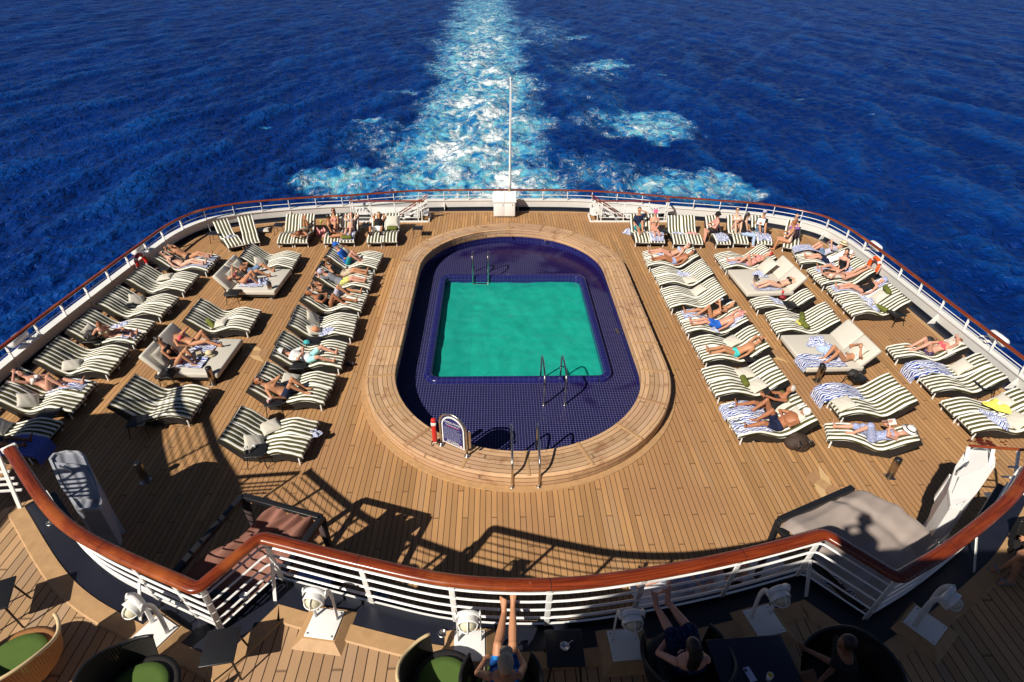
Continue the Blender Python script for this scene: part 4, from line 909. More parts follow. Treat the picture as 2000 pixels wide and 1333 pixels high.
def b_glass(m_):
    def f(r):
        q = MB(); q.lathe([(.028, 0), (.036, .11), (.034, .11), (.026, .006)], n=16); q.build('tumbler', mat('clear_glass', (.75, .78, .8), .05, spec=.8), r); q = MB(); q.lathe([(.025, .004), (.0335, .095), (.01, .096)], n=16); q.build('drink', m_, r)
    return f
small('drink', 1500, 1328, ZU+.635, b_glass(mat('orange_juice', (.75, .48, .02), .3)), 'yellow drink in a tumbler on the large dark table', 'drink')
# ================================================================== LOUNGERS
L_LEN, L_W = 1.86, .605
PROF = spline([(-.02, 0, .285), (.0, 0, .30), (.12, 0, .34), (.35, 0, .415), (.58, 0, .435), (.85, 0, .36), (1.08, 0, .285), (1.2, 0, .285), (1.36, 0, .37), (1.86, 0, .82)], 5)
PU = [p.x for p in PROF]; PZ = [p.z for p in PROF]
def S(u): return float(np.interp(u, PU, PZ))
def lounger_meshes():
    mb = MB(); ns = 9; per = 6; pts = PROF[5:]; N = len(pts)
    vs = []; rowlen = 0
    for i, p in enumerate(pts):
        t = (pts[min(i+1, N-1)]-pts[max(i-1, 0)]).normalized(); n = V((-t.z, 0, t.x)); row = []
        e = min(i, N-1-i); endf = [.25, .75, 1][min(e, 2)]
        for k in range(ns):
            for q in range(per+1):
                y = -L_W/2+L_W*(k+q/per)/ns; b = .016*math.sin(PI*q/per)**.7
                yy = abs(y)/(L_W/2); th = .070*endf*(1-max(0, yy-.93)*4)
                row.append(p - n*(.07-th) + n*b*endf + V((0, y, 0)))
        row.append(p - n*.075 + V((0, L_W/2, 0))); row.insert(0, p - n*.075 + V((0, -L_W/2, 0)))
        rowlen = len(row); vs += row
    fs = []; mi = []
    for i in range(N-1):
        for j in range(rowlen-1):
            fs.append((i*rowlen+j, (i+1)*rowlen+j, (i+1)*rowlen+j+1, i*rowlen+j+1)[::-1])
            k = max(0, min(ns-1, (j-1)//(per+1))); mi.append(1 if j in (0, rowlen-2) else 0 if k % 2 == 0 else 1)
        fs.append((i*rowlen, i*rowlen+rowlen-1, (i+1)*rowlen+rowlen-1, (i+1)*rowlen)[::-1]); mi.append(0)
    fs.append(tuple(range(rowlen))); mi.append(0); fs.append(tuple((N-1)*rowlen+j for j in range(rowlen))[::-1]); mi.append(0)
    mb.v = [tuple(v) for v in vs]; mb.f = [list(f) for f in fs]; mb.mi = mi; mb.sm = [True]*len(fs)
    cush = mb.mesh('cushion', [M_CREAM, M_OLIVE])
    fr = MB(); vs = []; k = 4
    for i, p in enumerate(pts):
        t = (pts[min(i+1, N-1)]-pts[max(i-1, 0)]).normalized(); n = V((-t.z, 0, t.x)); u = p.x
        d = .09+.15*smoothstep(0, .2, u)*(1-.45*smoothstep(1.25, 1.86, u)); w_ = L_W/2-.012
        a = p-n*.077; b = a-n*d; b.z = max(b.z, .035)
        vs += [a+V((0, -w_, 0)), a+V((0, w_, 0)), b+V((0, w_-.012, 0)), b+V((0, -w_+.012, 0))]
    fs = [(i*k+j, (i+1)*k+j, (i+1)*k+(j+1) % k, i*k+(j+1) % k) for i in range(N-1) for j in range(k)] + [(0, 1, 2, 3), tuple((N-1)*k+j for j in (3, 2, 1, 0))]
    fr.add(vs, fs); frame = fr.mesh('frame', [M_WICK])
    lg = MB(); lg.box((0, 0, .11), (.035, .04, .22), ch=.006); lw = lg.mesh('leg', [M_WHITE]); 
    lg = MB(); lg.box((0, 0, .09), (.07, .035, .19), ch=.006); lk = lg.mesh('leg', [M_WICK])
    lg = MB(); lg.bar((1.30, 0, .24), (1.72, 0, .58), .03, .03); lg.bar((1.70, 0, .56), (1.5, 0, .02), .03, .03); ls = lg.mesh('back_strut', [M_BLACK])
    pp = MB()
    for s in (-1, 1): pp.tube([p - V((0, 0, .085)) + V((0, s*(L_W/2-.010), 0)) for p in pts[::2]], .006, 5)
    pipe = pp.mesh('edge_piping', [M_CREAM])
    return cush, frame, lw, lk, ls, pipe
_c, _f, _lw, _lk, _ls, _pp = lounger_meshes()
proto = empty('sun_lounger', (0, 0, 0), 0, 'x', 'sun lounger', 'striped sun loungers')
def sub(name, me, parent, loc=(0, 0, 0)):
    o = bpy.data.objects.new(name, me); C.objects.link(o); o.parent = parent; o.location = loc; return o
cu = sub('cushion', _c, proto); sub('edge_piping', _pp, cu)
sub('frame', _f, proto)
for y in (-.27, .27): sub('leg', _lw, proto, (.13, y, 0))
for y in (-.25, .25): sub('leg', _lk, proto, (1.12, y, 0))
for y in (-.25, .25): sub('back_strut', _ls, proto, (0, y, 0))
G={
'A1':((432,500),(402,526),(337,475),(301,502)),
'A2':((389,535),(360,567),(289,512),(251,544)),
'A3':((349,579),(315,615),(240,554),(196,590)),
'A4':((305,627),(266,669),(185,600),(135,644)),
'A5':((252,679),(212,727),(124,651),(67,702)),
'A6':((190,742),(136,805),(52,714),(-10,775)),
'A7':((117,820),(65,890),(-25,790),(-95,865)),
'B1':((586,492),(572,525),(492,472),(470,500)),
'B2':((520,596),(476,654),(407,571),(355,630)),
'B3':((411,757),(375,815),(272,727),(217,787)),
'C1':((752,495),(732,522),(661,471),(639,497)),
'C2':((732,530),(721,562),(631,506),(616,537)),
'C3':((720,570),(702,605),(611,547),(591,580)),
'C4':((701,615),(687,655),(586,590),(564,632)),
'C5':((682,669),(662,715),(560,642),(529,691)),
'C6':((656,731),(632,785),(522,704),(487,756)),
'C7':((621,820),(592,892),(472,787),(426,856)),
'D1':((507,469),(444,481),(487,419),(422,429)),
'D2':((600,471),(540,471),(615,416),(560,415)),
'D3':((691,472),(632,469),(702,415),(640,417)),
'D4':((775,469),(716,470),(786,415),(722,415)),
'E1':((1303,472),(1239,470),(1290,415),(1227,415)),
'E2':((1375,474),(1315,472),(1360,419),(1300,415)),
'F1':((1252,489),(1270,520),(1345,471),(1365,500)),
'F2':((1271,522),(1290,557),(1367,500),(1385,535)),
'F3':((1291,562),(1310,601),(1392,540),(1416,572)),
'F4':((1317,605),(1344,651),(1420,584),(1460,625)),
'F5':((1350,657),(1371,707),(1467,631),(1500,677)),
'F6':((1370,715),(1397,775),(1496,690),(1535,742)),
'F7':((1402,785),(1445,855),(1536,757),(1597,819)),
'G1':((1396,495),(1416,524),(1489,474),(1512,501)),
'G2':((1465,580),(1477,604),(1572,560),(1587,577)),
'G3':((1495,605),(1515,652),(1610,586),(1632,625)),
'G4':((1597,750),(1642,814),(1736,726),(1791,782)),
'G5':((1612,820),(1617,860),(1779,822),(1791,860)),
'H1':((1541,482),(1569,517),(1634,470),(1662,500)),
'H2':((1577,522),(1606,557),(1677,504),(1697,525)),
'H3':((1632,575),(1666,617),(1738,550),(1780,590)),
'H4':((1730,671),(1752,700),(1867,662),(1885,669)),
'H5':((1770,705),(1795,734),(1905,690),(1925,705)),
'H6':((1800,735),(1822,765),(1932,710),(1962,736)),
'H7':((1842,780),(1900,842),(1975,752),(2045,815)),
}
COLN = dict(A='along the left bulwark', B='in the middle left column', C='left of the pool', D='of the left stern row', E='of the right stern row', F='right of the pool', G='in the middle right column', H='along the right bulwark')
ORD = ['first', 'second', 'third', 'fourth', 'fifth', 'sixth', 'seventh', 'eighth']
SINGLE = {'G2', 'G5', 'H4', 'H5', 'H6'}
LNG = {}; first_l = True
colidx = {}
def place(key, half, loc, rz, label):
    global first_l
    LNG[key+half] = (V(loc), rz)
    if first_l: proto.location = loc; proto.rotation_euler = (0, 0, rz); proto['label'] = label; first_l = False; return proto
    r = dup(proto, V(loc), rz, label)
    for ch in r.children:
        if ch.name.startswith('cushion'): ch.data = rnd.choice(CV)
    return r
SPECIAL = {'G2': 'single striped lounger just in front of the far right grey daybed', 'G5': 'single striped lounger under the woman in the straw hat, apart from the rest', 'H4': 'single striped lounger under the woman holding up her camera by the right bulwark', 'H5': 'single striped lounger with a long blue towel over its foot by the right bulwark', 'H6': 'bare single striped lounger nearest the pillowed pair by the right bulwark'}
CV = [_c]
for q in range(4):
    me = _c.copy(); me.name = 'cushion'; pr = [rnd.uniform(0, 6) for _ in range(6)]
    for v in me.vertices:
        x, y, z = v.co; top = smoothstep(-.03, .02, z-S(x)+.055)
        v.co.z += top*(.010*math.sin(x*7+pr[0]+y*3)+.008*math.sin(x*17+y*9+pr[1])*math.sin(y*13+pr[2])-.016*math.exp(-((x-1.05)/.22)**2-(y/.2)**2)*(q % 2))
        v.co.y += .006*math.sin(x*4+pr[3])+.004*math.sin(x*11+pr[4])
    CV.append(me)
def where(key, half):
    c = key[0]; i = int(key[1])-1
    if c in 'DE':
        return '%s half of the %s lounger pair %s' % ({'l': 'left', 'r': 'right'}[half], ORD[i], COLN[c])
    return '%s half of the %s lounger pair %s' % ({'f': 'far', 'n': 'near'}[half], ORD[i], COLN[c])
for key, (f1, f2, h1, h2) in G.items():
    F1, F2 = at(*f1, .34), at(*f2, .34); H1, H2 = at(*h1, .82), at(*h2, .82)
    F = (F1+F2)/2; Hd = (H1+H2)/2; d = (Hd-F); rz = math.atan2(d.y, d.x); lat = V((-math.sin(rz), math.cos(rz), 0))
    F = F - V((math.cos(rz), math.sin(rz), 0))*.02
    F.z = 0
    if key in SINGLE: place(key, '', F, rz, SPECIAL[key]); continue
    gap = .315 if key != 'F3' else .34
    for s, dr in ((1, 0), (-1, 0)):
        p = F + lat*s*gap
        if key[0] in 'DE': half = 'l' if (lat*s).x < 0 else 'r'
        else: half = 'f' if (lat*s).y > 0 else 'n'
        jz = rnd.uniform(-.018, .018)
        if key == 'D1': jz += .10*s
        place(key, half, p + V((math.cos(rz), math.sin(rz), 0))*rnd.uniform(-.05, .05), rz+jz, 'striped '+where(key, half) if len(where(key, half).split()) < 16 else where(key, half))
# extra single places: woman in black one piece, stern row singles
def extra(key, foot, head, label):
    F = at(*foot, .34); Hd = at(*head, .82); d = Hd-F; rz = math.atan2(d.y, d.x); F.z = 0; place(key, '', F, rz, label)
extra('H2b', (1620, 566), (1722, 546), 'single striped lounger under the woman in a black one piece by the right bulwark')
extra('E3', (1415, 474), (1390, 419), 'single striped lounger with crumpled towel beside the woman in the black bucket hat')
extra('E4', (1449, 473), (1434, 418), 'single striped lounger under the woman reading in white in the right stern row')
extra('E5', (1495, 474), (1482, 420), 'single striped lounger under the man in black reading a magazine')
extra('E6', (1545, 482), (1553, 432), 'single striped lounger under the blonde woman in a purple print dress')
# ------------------------------------------------------------------ grey daybeds
def daybed(fl, fr_, ang, label, width=1.78, length=1.72):
    """fl: pixel of near foot corner of the mattress top, ang: head direction"""
    p = at(*fl, .36); r = empty('daybed', (p.x, p.y, 0), ang, label, 'daybed', 'square grey daybeds')
    s = fr_
    m_ = MB(); m_.box((length/2, s*width/2, .28), (length, width, .17), ch=.045); mt = m_.build('mattress', M_BEIGE, r)
    pp = MB(); pp.tube([(.03, s*.03, .355), (length-.03, s*.03, .355), (length-.03, s*(width-.03), .355), (.03, s*(width-.03), .355)], .008, 6, closed=True); pp.build('piping', M_BEIGE, mt)
    m_ = MB(); m_.box((length/2+.1, s*width/2, .145), (length+.1, width-.08, .10), ch=.015); m_.build('base_frame', M_WICK, r)
    for x in (.12, length+.05):
        for y in (.1, width-.1):
            m_ = MB(); m_.box((x, s*y, .05), (.07, .07, .10), ch=.01); m_.build('leg', M_WICK, r)
    for k in (0, 1):
        M = Matrix.Rotation(-math.radians(52), 3, 'Y')
        m_ = MB(); m_.box((length+.10, s*(width*.25+k*width*.5), .62), (.72, width*.48, .15), ch=.055, M=M); b = m_.build('backrest', M_BEIGE, r)
        m_ = MB(); m_.bar((length+.12, s*(width*.25+k*width*.5), .14), (length+.32, s*(width*.25+k*width*.5), .66), .4, .03); m_.build('back_panel', M_WICK, r)
    return r
DB = {}
DB[1] = daybed((536, 570), -1, math.radians(177), 'square grey daybed with the sunbathing couple, farther of the two on the left', 1.75)
DB[2] = daybed((424, 731), -1, math.radians(177.5), 'square grey daybed carrying the woman with a straw hat beside her, left side', 1.80)
DB[3] = daybed((1460, 573), 1, math.radians(2.5), 'square grey daybed under the lone woman in black bikini, right side', 1.85)
DB[4] = daybed((1577, 720), 1, math.radians(1.5), 'square grey daybed with blue towels under the woman in the black and white hat', 1.78)
def bedframe(k, nearside):  # local frame of a daybed: (loc, rz) with y towards the bed
    return (V(DB[k].location), DB[k].rotation_euler.z)
# ------------------------------------------------------------------ pillows, bolsters
def pillow_mesh(sz=.50, th=.15):
    bm = bmesh.new(); bmesh.ops.create_grid(bm, x_segments=14, y_segments=14, size=.5)
    top = [(v.co.x, v.co.y) for v in bm.verts]; bm.free()
    mb = MB(); n = 15; vs = []; 
    for sgn in (1, -1):
        for j in range(n):
            for i in range(n):
                x = i/(n-1)*2-1; y = j/(n-1)*2-1
                e = max(0, (1-x*x))*max(0, (1-y*y)); z = sgn*th/2*e**.45
                pin = 1-.09*(1-abs(x)**3)*abs(y)**2; pin2 = 1-.09*(1-abs(y)**3)*abs(x)**2
                vs.append((x*sz/2*pin2, y*sz/2*pin, z+.004*math.sin(x*9+y*4)*e))
    fs = []
    for k in range(2):
        for j in range(n-1):
            for i in range(n-1):
                f = (k*n*n+j*n+i, k*n*n+j*n+i+1, k*n*n+(j+1)*n+i+1, k*n*n+(j+1)*n+i); fs.append(f if k == 0 else f[::-1])
    mb.add(vs, fs, 0, True); return mb.mesh('pillow', [M_PILLOW])
PME = pillow_mesh()
def w2(lk, p, rot=None):
    loc, rz = LNG[lk] if isinstance(lk, str) else lk
    return loc + Matrix.Rotation(rz, 3, 'Z') @ V(p), rz
def slope(u): return math.atan2(S(u+.04)-S(u-.04), .08)
def pillow(lk, u, v, label, spin=0., tilt=0., lift=.0, me=None, sc_=1., group='beige square pillows'):
    p, rz = w2(lk, (u, v, S(u)+.085+lift)); o = bpy.data.objects.new('pillow', me or PME); C.objects.link(o)
    o.location = p; o.rotation_mode = 'XYZ'
    o.rotation_euler = (Matrix.Rotation(rz, 3, 'Z') @ Matrix.Rotation(-slope(u)-tilt, 3, 'Y') @ Matrix.Rotation(spin, 3, 'Z')).to_euler(); o.scale = (sc_,)*3
    return tag(o, label, 'pillow', group)
BOL = MB(); BOL.lathe([(.02, -.21), (.07, -.205), (.082, -.19), (.085, -.1), (.086, .1), (.082, .19), (.07, .205), (.02, .21)], n=16); BME = BOL.mesh('bolster', [M_GREEN])
def bolster(lk, u, v, label, spin=0., lift=0.):
    p, rz = w2(lk, (u, v, S(u)+.09+lift)); o = bpy.data.objects.new('bolster', BME); C.objects.link(o); o.location = p
    o.rotation_euler = (Matrix.Rotation(rz, 3, 'Z') @ Matrix.Rotation(-slope(u), 3, 'Y') @ Matrix.Rotation(spin, 3, 'Z') @ Matrix.Rotation(PI/2, 3, 'X')).to_euler()
    return tag(o, label, 'bolster', 'olive green bolsters')
for lk, u, v, lb, spin in [
    ('A2f', 1.12, .0, 'beige pillow on the second lounger pair along the left bulwark', .2), ('A3f', 1.28, .02, 'beige pillow on the third lounger pair along the left bulwark', .5),
    ('A4n', 1.42, .0, 'large beige pillow behind the woman leaning over the lounger edge', .1), ('A5n', 1.2, .02, 'beige pillow on the fifth lounger pair along the left bulwark', .55),
    ('A6n', 1.3, .0, 'beige pillow beside the woman with an arm over her head', .6), ('A7f', 1.35, .0, 'beige pillow at the left frame edge by the blue towel', .1),
    ('B1n', 1.3, .0, 'beige pillow on the pair behind the far left grey daybed', .45), ('B2n', 1.05, -.03, 'beige pillow beside an olive bolster in the middle left column', .05),
    ('C1f', 1.35, .05, 'beige pillow behind the man in the blue cap', .2), ('C4f', 1.38, .05, 'farther of two beige pillows beside the crumpled striped towel left of the pool', .35), ('C4n', 1.25, .03, 'nearer of two beige pillows beside the crumpled striped towel left of the pool', .5),
    ('C6f', 1.22, .0, 'beige pillow behind the knees of the bare chested man in navy shorts', .1), ('C7f', 1.15, .0, 'farther of two beige pillows on the lounger pair nearest the pool sign', .75), ('C7n', 1.28, .0, 'nearer of two beige pillows on the lounger pair nearest the pool sign', .5),
    ('D3l', 1.5, .0, 'beige pillow on the lounger of the seated trio at the left stern', 0.), ('F2n', 1.2, -.02, 'beige pillow beside a towel on the second pair right of the pool', .1), ('F5f', 1.22, .0, 'beige pillow beside the man in aqua swim briefs', .35),
    ('F6f', 1.18, .0, 'farther of two beige pillows above the black swimsuit woman right of the pool', .1), ('F6n', 1.25, .0, 'nearer of two beige pillows above the black swimsuit woman right of the pool', .25), ('F7f', 1.45, .0, 'beige pillow behind the grey haired woman right of the pool', 0), ('F7n', 1.5, .05, 'beige pillow behind the tanned man with the white towel', 0),
    ('G4n', .22, .02, 'beige pillow lying at the foot of the pair with a spread blue towel', .1), ('H3f', 1.38, .0, 'beige pillow under a green bolster by the right bulwark', .05), ('H4', 1.62, -.02, 'beige pillow behind the woman with the camera by the right bulwark', .05),
    ('H5', 1.35, .02, 'beige pillow on the lounger with the long blue towel', .05), ('H7f', 1.38, .0, 'beige pillow under the yellow cloth', .1), ('H7n', 1.3, .0, 'beige pillow beside the yellow cloth at the right edge', .3), ('H2n', .55, .0, 'beige pillow under the dark haired person leaning forward', .1), ('A4f', 1.55, 0., 'beige pillow behind the back of the leaning woman, far half', .1)]:
    if lk == 'A4f': continue
    pillow(lk, u, v, lb, spin, .12 if u > 1.3 else 0)
pillow('D4r', 1.5, .0, 'beige pillow with green bolster beside the man in the black tank top', 0, 0, 0, None, 1.05)
bolster('D4r', 1.18, .0, 'green bolster below the pillow beside the man in the black tank top')
o = pillow('F3f', 1.3, .0, 'white folded pillow on the third pair right of the pool', .15); 
bolster('B2n', 1.28, .03, 'green bolster beside the beige pillow in the middle left column', .9)
bolster('F6n', .98, .18, 'green bolster below the two beige pillows right of the pool', -.1); bolster('F7f', 1.58, .12, 'green bolster behind the head of the grey haired woman', -.1)
bolster('G3f', 1.12, -.02, 'farther of two green bolsters beside the colourful towel', -.35); bolster('G3n', 1.02, .08, 'nearer of two green bolsters beside the colourful towel', .25)
bolster('H3f', 1.58, .0, 'green bolster resting on a pillow by the right bulwark', -.2, .08); bolster('H3n', 1.18, -.05, 'green bolster in the seat of the lounger with a crumpled towel', .3); bolster('D3r', .12, .0, 'green bolster at the foot of the pale woman with raised arms', 0)
# two loose pillows on daybeds and deck
def dpillow(k, x, y, z, label, spin=0, tilt=0, sc_=1.05):
    loc, rz = bedframe(k, 1); o = bpy.data.objects.new('pillow', PME); C.objects.link(o); o.location = loc+Matrix.Rotation(rz, 3, 'Z') @ V((x, y, z)); o.scale = (sc_,)*3
    o.rotation_euler = (Matrix.Rotation(rz, 3, 'Z') @ Matrix.Rotation(-tilt, 3, 'Y') @ Matrix.Rotation(spin, 3, 'Z')).to_euler(); tag(o, label, 'pillow', 'beige square pillows')
dpillow(1, 1.68, -1.28, .66, 'beige pillow behind the man in denim shorts', 0, .9); dpillow(1, 1.62, -.62, .62, 'beige pillow behind the woman in the pink bikini on the far bed', 0, .9)
dpillow(2, 1.66, -.40, .66, 'beige pillow behind the woman in the black top', 0, .95); dpillow(4, 1.62, .42, .66, 'beige pillow behind the woman in the black and white hat', 0, .95)
dpillow(3, 1.30, 1.5, .66, 'beige cushion propped upright on the far corner of the right daybed', .1, .75, 1.35)
p = at(515, 449, .1); o = bpy.data.objects.new('pillow', PME); C.objects.link(o); o.location = (p.x, p.y, .09); o.rotation_euler = (0, 0, .2); tag(o, 'beige pillow lying on the deck beside the twisted stern lounger pair', 'pillow', 'beige square pillows')
# ------------------------------------------------------------------ towels
def towel(lk, u0, u1, v0, v1, label, seed=0, m_=M_TOWEL, amp=.018, zf=None, hang=0., name='towel', lift=.022):
    rs = np.random.default_rng(seed+11); nu, nv = 34, 18; mb = MB(); vs = []; uvs = []; ph = rs.random(6)*6
    for j in range(nv+1):
        for i in range(nu+1):
            a = i/nu; b = j/nv; u = u0+(u1-u0)*a; v = v0+(v1-v0)*b + .03*math.sin(a*5+ph[0])*(b-.5)
            uu = max(u, -.02); z = (S(uu) if zf is None else zf)+lift
            if zf is None and u < -.02: z -= (-.02-u)*1.6; u = -.03+.25*(u+.02)
            if zf is not None and hang and u < 0: z -= -u*.9; u = -.02+u*.15
            z += amp*(math.sin(a*13+ph[1]+3*math.sin(b*4+ph[2]))*.5+math.sin(b*11+a*6+ph[3])*.5+.6)*(.5+.5*math.sin(a*7+b*3+ph[4]))
            lim = .30
            if abs(v) > lim and zf is None: z -= (abs(v)-lim)*1.8; v = math.copysign(lim+(abs(v)-lim)*.25, v)
            vs.append((u, v, z)); uvs.append((a*2, b))
    mb.add(vs, [(j*(nu+1)+i, j*(nu+1)+i+1, (j+1)*(nu+1)+i+1, (j+1)*(nu+1)+i) for j in range(nv) for i in range(nu)], 0, True, uvs)
    loc, rz = LNG[lk] if isinstance(lk, str) else lk
    o = mb.build(name, m_); o.location = loc; o.rotation_euler = (0, 0, rz); o['category'] = 'towel'; o['label'] = label; o['group'] = 'blue and white striped towels' if m_ is M_TOWEL else 'other towels'
    return o
def crumple(lk, u, v, r, label, seed=0, m_=M_TOWEL, z=None, h=.10, name='towel', grp='blue and white striped towels', xy=1.):
    rs = np.random.default_rng(seed+5); n = 30; mb = MB(); vs = []; uvs = []; ph = rs.random(8)*6
    for j in range(n+1):
        for i in range(n+1):
            a = i/n*2-1; b = j/n*2-1; q = max(abs(a), abs(b)); th = math.atan2(b, a); rr = r*q*(1+.22*math.sin(3*th+ph[0])+.12*math.sin(5*th+ph[1]))
            x = u+rr*math.cos(th)*xy; y = v+rr*math.sin(th)
            bz = (S(min(1.84, max(0, x))) if z is None else z)+.012
            hh = h*(1-q**3)*(.45+.3*math.sin(a*5+ph[2]+2*math.sin(b*3+ph[3]))+.3*math.sin(b*6+a*3+ph[4])+.12*math.sin(a*14+ph[5])*math.cos(b*12))
            vs.append((x, y, bz+max(0.004, hh))); uvs.append((a*.9+.5*math.sin(b*2+ph[6]), b*.9+.5*math.sin(a*2.2+ph[7])))
    mb.add(vs, [(j*(n+1)+i, j*(n+1)+i+1, (j+1)*(n+1)+i+1, (j+1)*(n+1)+i) for j in range(n) for i in range(n)], 0, True, uvs)
    loc, rz = LNG[lk] if isinstance(lk, str) else lk
    o = mb.build(name, m_); o.location = loc; o.rotation_euler = (0, 0, rz); return tag(o, label, 'towel', grp)
towel('A1f', .05, .95, -.18, .22, 'striped towel under the legs of the man in black shorts', 1); towel('A1n', .1, 1.5, -.2, .24, 'striped towel under the woman in the black bikini by the left bulwark', 2)
crumple('A4f', .95, .0, .17, 'striped towel rolled beside the leaning woman', 3, xy=1.7); towel('A4n', .1, .45, -.2, .22, 'striped towel under the feet of the leaning woman', 4, amp=.05)
towel('A6f', .15, 1.1, -.24, .22, 'striped towel under the woman with an arm over her head', 5, amp=.035)
towel('A7n', -.25, 1.5, -.34, .34, 'deep blue striped towel on the shaded lounger at the left edge', 6, M_TOWELB)
crumple('D1l', .75, .0, .2, 'striped towel dropped in the seat of the twisted stern lounger', 7); crumple('C4n', .85, .12, .22, 'crumpled striped towel beside two pillows left of the pool', 8, h=.16)
towel('D3r', .05, 1.2, -.27, .27, 'striped towel under the pale woman with raised arms', 9); crumple('D3l', .85, 0, .25, 'striped towel on the lap of the seated woman at the left stern', 10)
crumple('F1f', .7, -.1, .2, 'striped towel between the couple on the first pair right of the pool', 12); crumple('F2f', 1.1, -.1, .22, 'crumpled striped towel beside the pillow right of the pool', 13, h=.12)
towel('F4f', .15, 1.2, -.25, .25, 'towel under the woman with the blue phone', 14); crumple('F4n', 1.55, .0, .22, 'striped towel behind the man in blue shorts', 15)
towel('F7f', -.08, 1.1, -.28, .25, 'striped towel under the grey haired woman in black', 16, amp=.03); towel('F7n', -.02, .9, -.27, .27, 'striped towel under the legs of the tanned man', 17, amp=.03); crumple('F4n', .95, -.22, .14, 'towel edge hanging beside the man in blue shorts', 18)
towel('G1n', .2, 1.0, -.2, .24, 'striped towel under the woman in the pale pink swimsuit', 19); crumple('G2', .9, .05, .2, 'striped towel on the single lounger by the far right daybed', 20, xy=1.5)
crumple('G3n', .98, .22, .2, 'colourful beach towel between two green bolsters', 21, mat('rainbow', (.6, .3, .35), .9) if False else None or FAB['yellowpat'], grp='other towels')
towel('G4f', -.22, 1.1, -.34, .32, 'striped towel spread over the foot of the lounger pair with a pillow', 22, amp=.026); towel('H5', -.28, 1.05, -.34, .32, 'long striped towel over the foot of the lounger by the right bulwark', 23, amp=.026)
crumple('H3f', 1.0, -.02, .24, 'crumpled striped towel beside the pillow and bolster by the right bulwark', 24, h=.14); crumple('H3n', 1.0, .05, .22, 'crumpled striped towel on the lounger behind the green bolster', 25, h=.12)
crumple('H7f', 1.25, -.08, .27, 'crumpled yellow cloth on a beige pillow by the right bulwark', 26, FAB['yellow'], h=.16, grp='other towels', z=S(1.25)+.12); crumple('H7n', .85, .05, .34, 'crumpled striped towel beside the yellow cloth', 27, h=.16)
towel('H1f', -.05, 1.15, -.28, .28, 'pale striped towel over the legs of the man in the straw hat', 28, amp=.02, lift=.16); towel('H1n', .7, 1.3, -.27, .27, 'striped towel under the person in the white cap', 29, amp=.03); towel('H2f', .2, 1.5, -.22, .22, 'striped towel under the woman turned sideways in black', 30)
towel('H2b', .1, 1.75, -.24, .24, 'striped towel under the woman in the black one piece', 31); towel('E1r', .0, .75, -.28, .28, 'striped towel over the lap of the woman in the pink cap', 32, amp=.04, lift=.03)
crumple('E2l', .85, .0, .26, 'dark and white striped towel on the second pair of the right stern row', 33); crumple('E2r', .8, .0, .24, 'pink towel on the second pair of the right stern row', 34, FAB['pinkpat'], grp='other towels'); towel('E3', .05, .7, -.25, .25, 'striped towel on the lounger behind the bucket hat woman', 35, amp=.05); towel('E5', .1, .8, -.28, .28, 'striped towel under the man reading a magazine', 36, amp=.05)
crumple('C7f', .0, .12, .16, 'blue towel hanging off the foot of the pair nearest the pool sign', 37, z=.26); 
def dz(k): return bedframe(k, 1)
towel(dz(1), .55, 1.4, -.95, -.25, 'striped towel under the woman in pink on the far left daybed', 40, zf=.37); crumple(dz(1), .62, -.55, .2, 'crumpled striped towel by the knees on the far left daybed', 41, z=.37, h=.2)
towel(dz(2), .55, 1.3, -.75, -.22, 'striped towel trailing across the left daybed', 42, zf=.37, amp=.04); towel(dz(2), .6, 1.3, -1.6, -1.05, 'striped towel under the reading woman in pink', 43, zf=.37, amp=.03)
towel(dz(3), .35, 1.35, .12, .6, 'striped towel under the woman in black bikini on the daybed', 44, zf=.37); crumple(dz(3), 1.05, 1.35, .25, 'crumpled striped towel below the propped cushion', 45, z=.37, h=.14)
towel(dz(4), -.25, 1.2, .0, .65, 'striped towel under the woman in the black and white hat', 46, zf=.37, hang=1, amp=.03); crumple(dz(4), .95, 1.25, .34, 'crumpled striped towel in the middle of the right daybed', 47, z=.37, h=.2); crumple(dz(4), .95, .85, .22, 'pale folded towel beside the knees of the hat woman', 48, FAB['ltblue'], z=.37, h=.12, grp='other towels')
def onground(px, py, rz=0): return (at(px, py), rz)
crumple(onground(1228, 456), 0, 0, .22, 'striped towel in a heap on the deck beside the right stern row', 50, z=.0, h=.22); crumple(onground(628, 458), 0, 0, .28, 'heap of pink and blue towels on the deck by the left stern trio', 51, FAB['pinkpat'], z=0, h=.3, grp='other towels'); crumple(onground(1478, 462), 0, 0, .25, 'striped towel heap between the stern readers', 52, z=.25, h=.2)
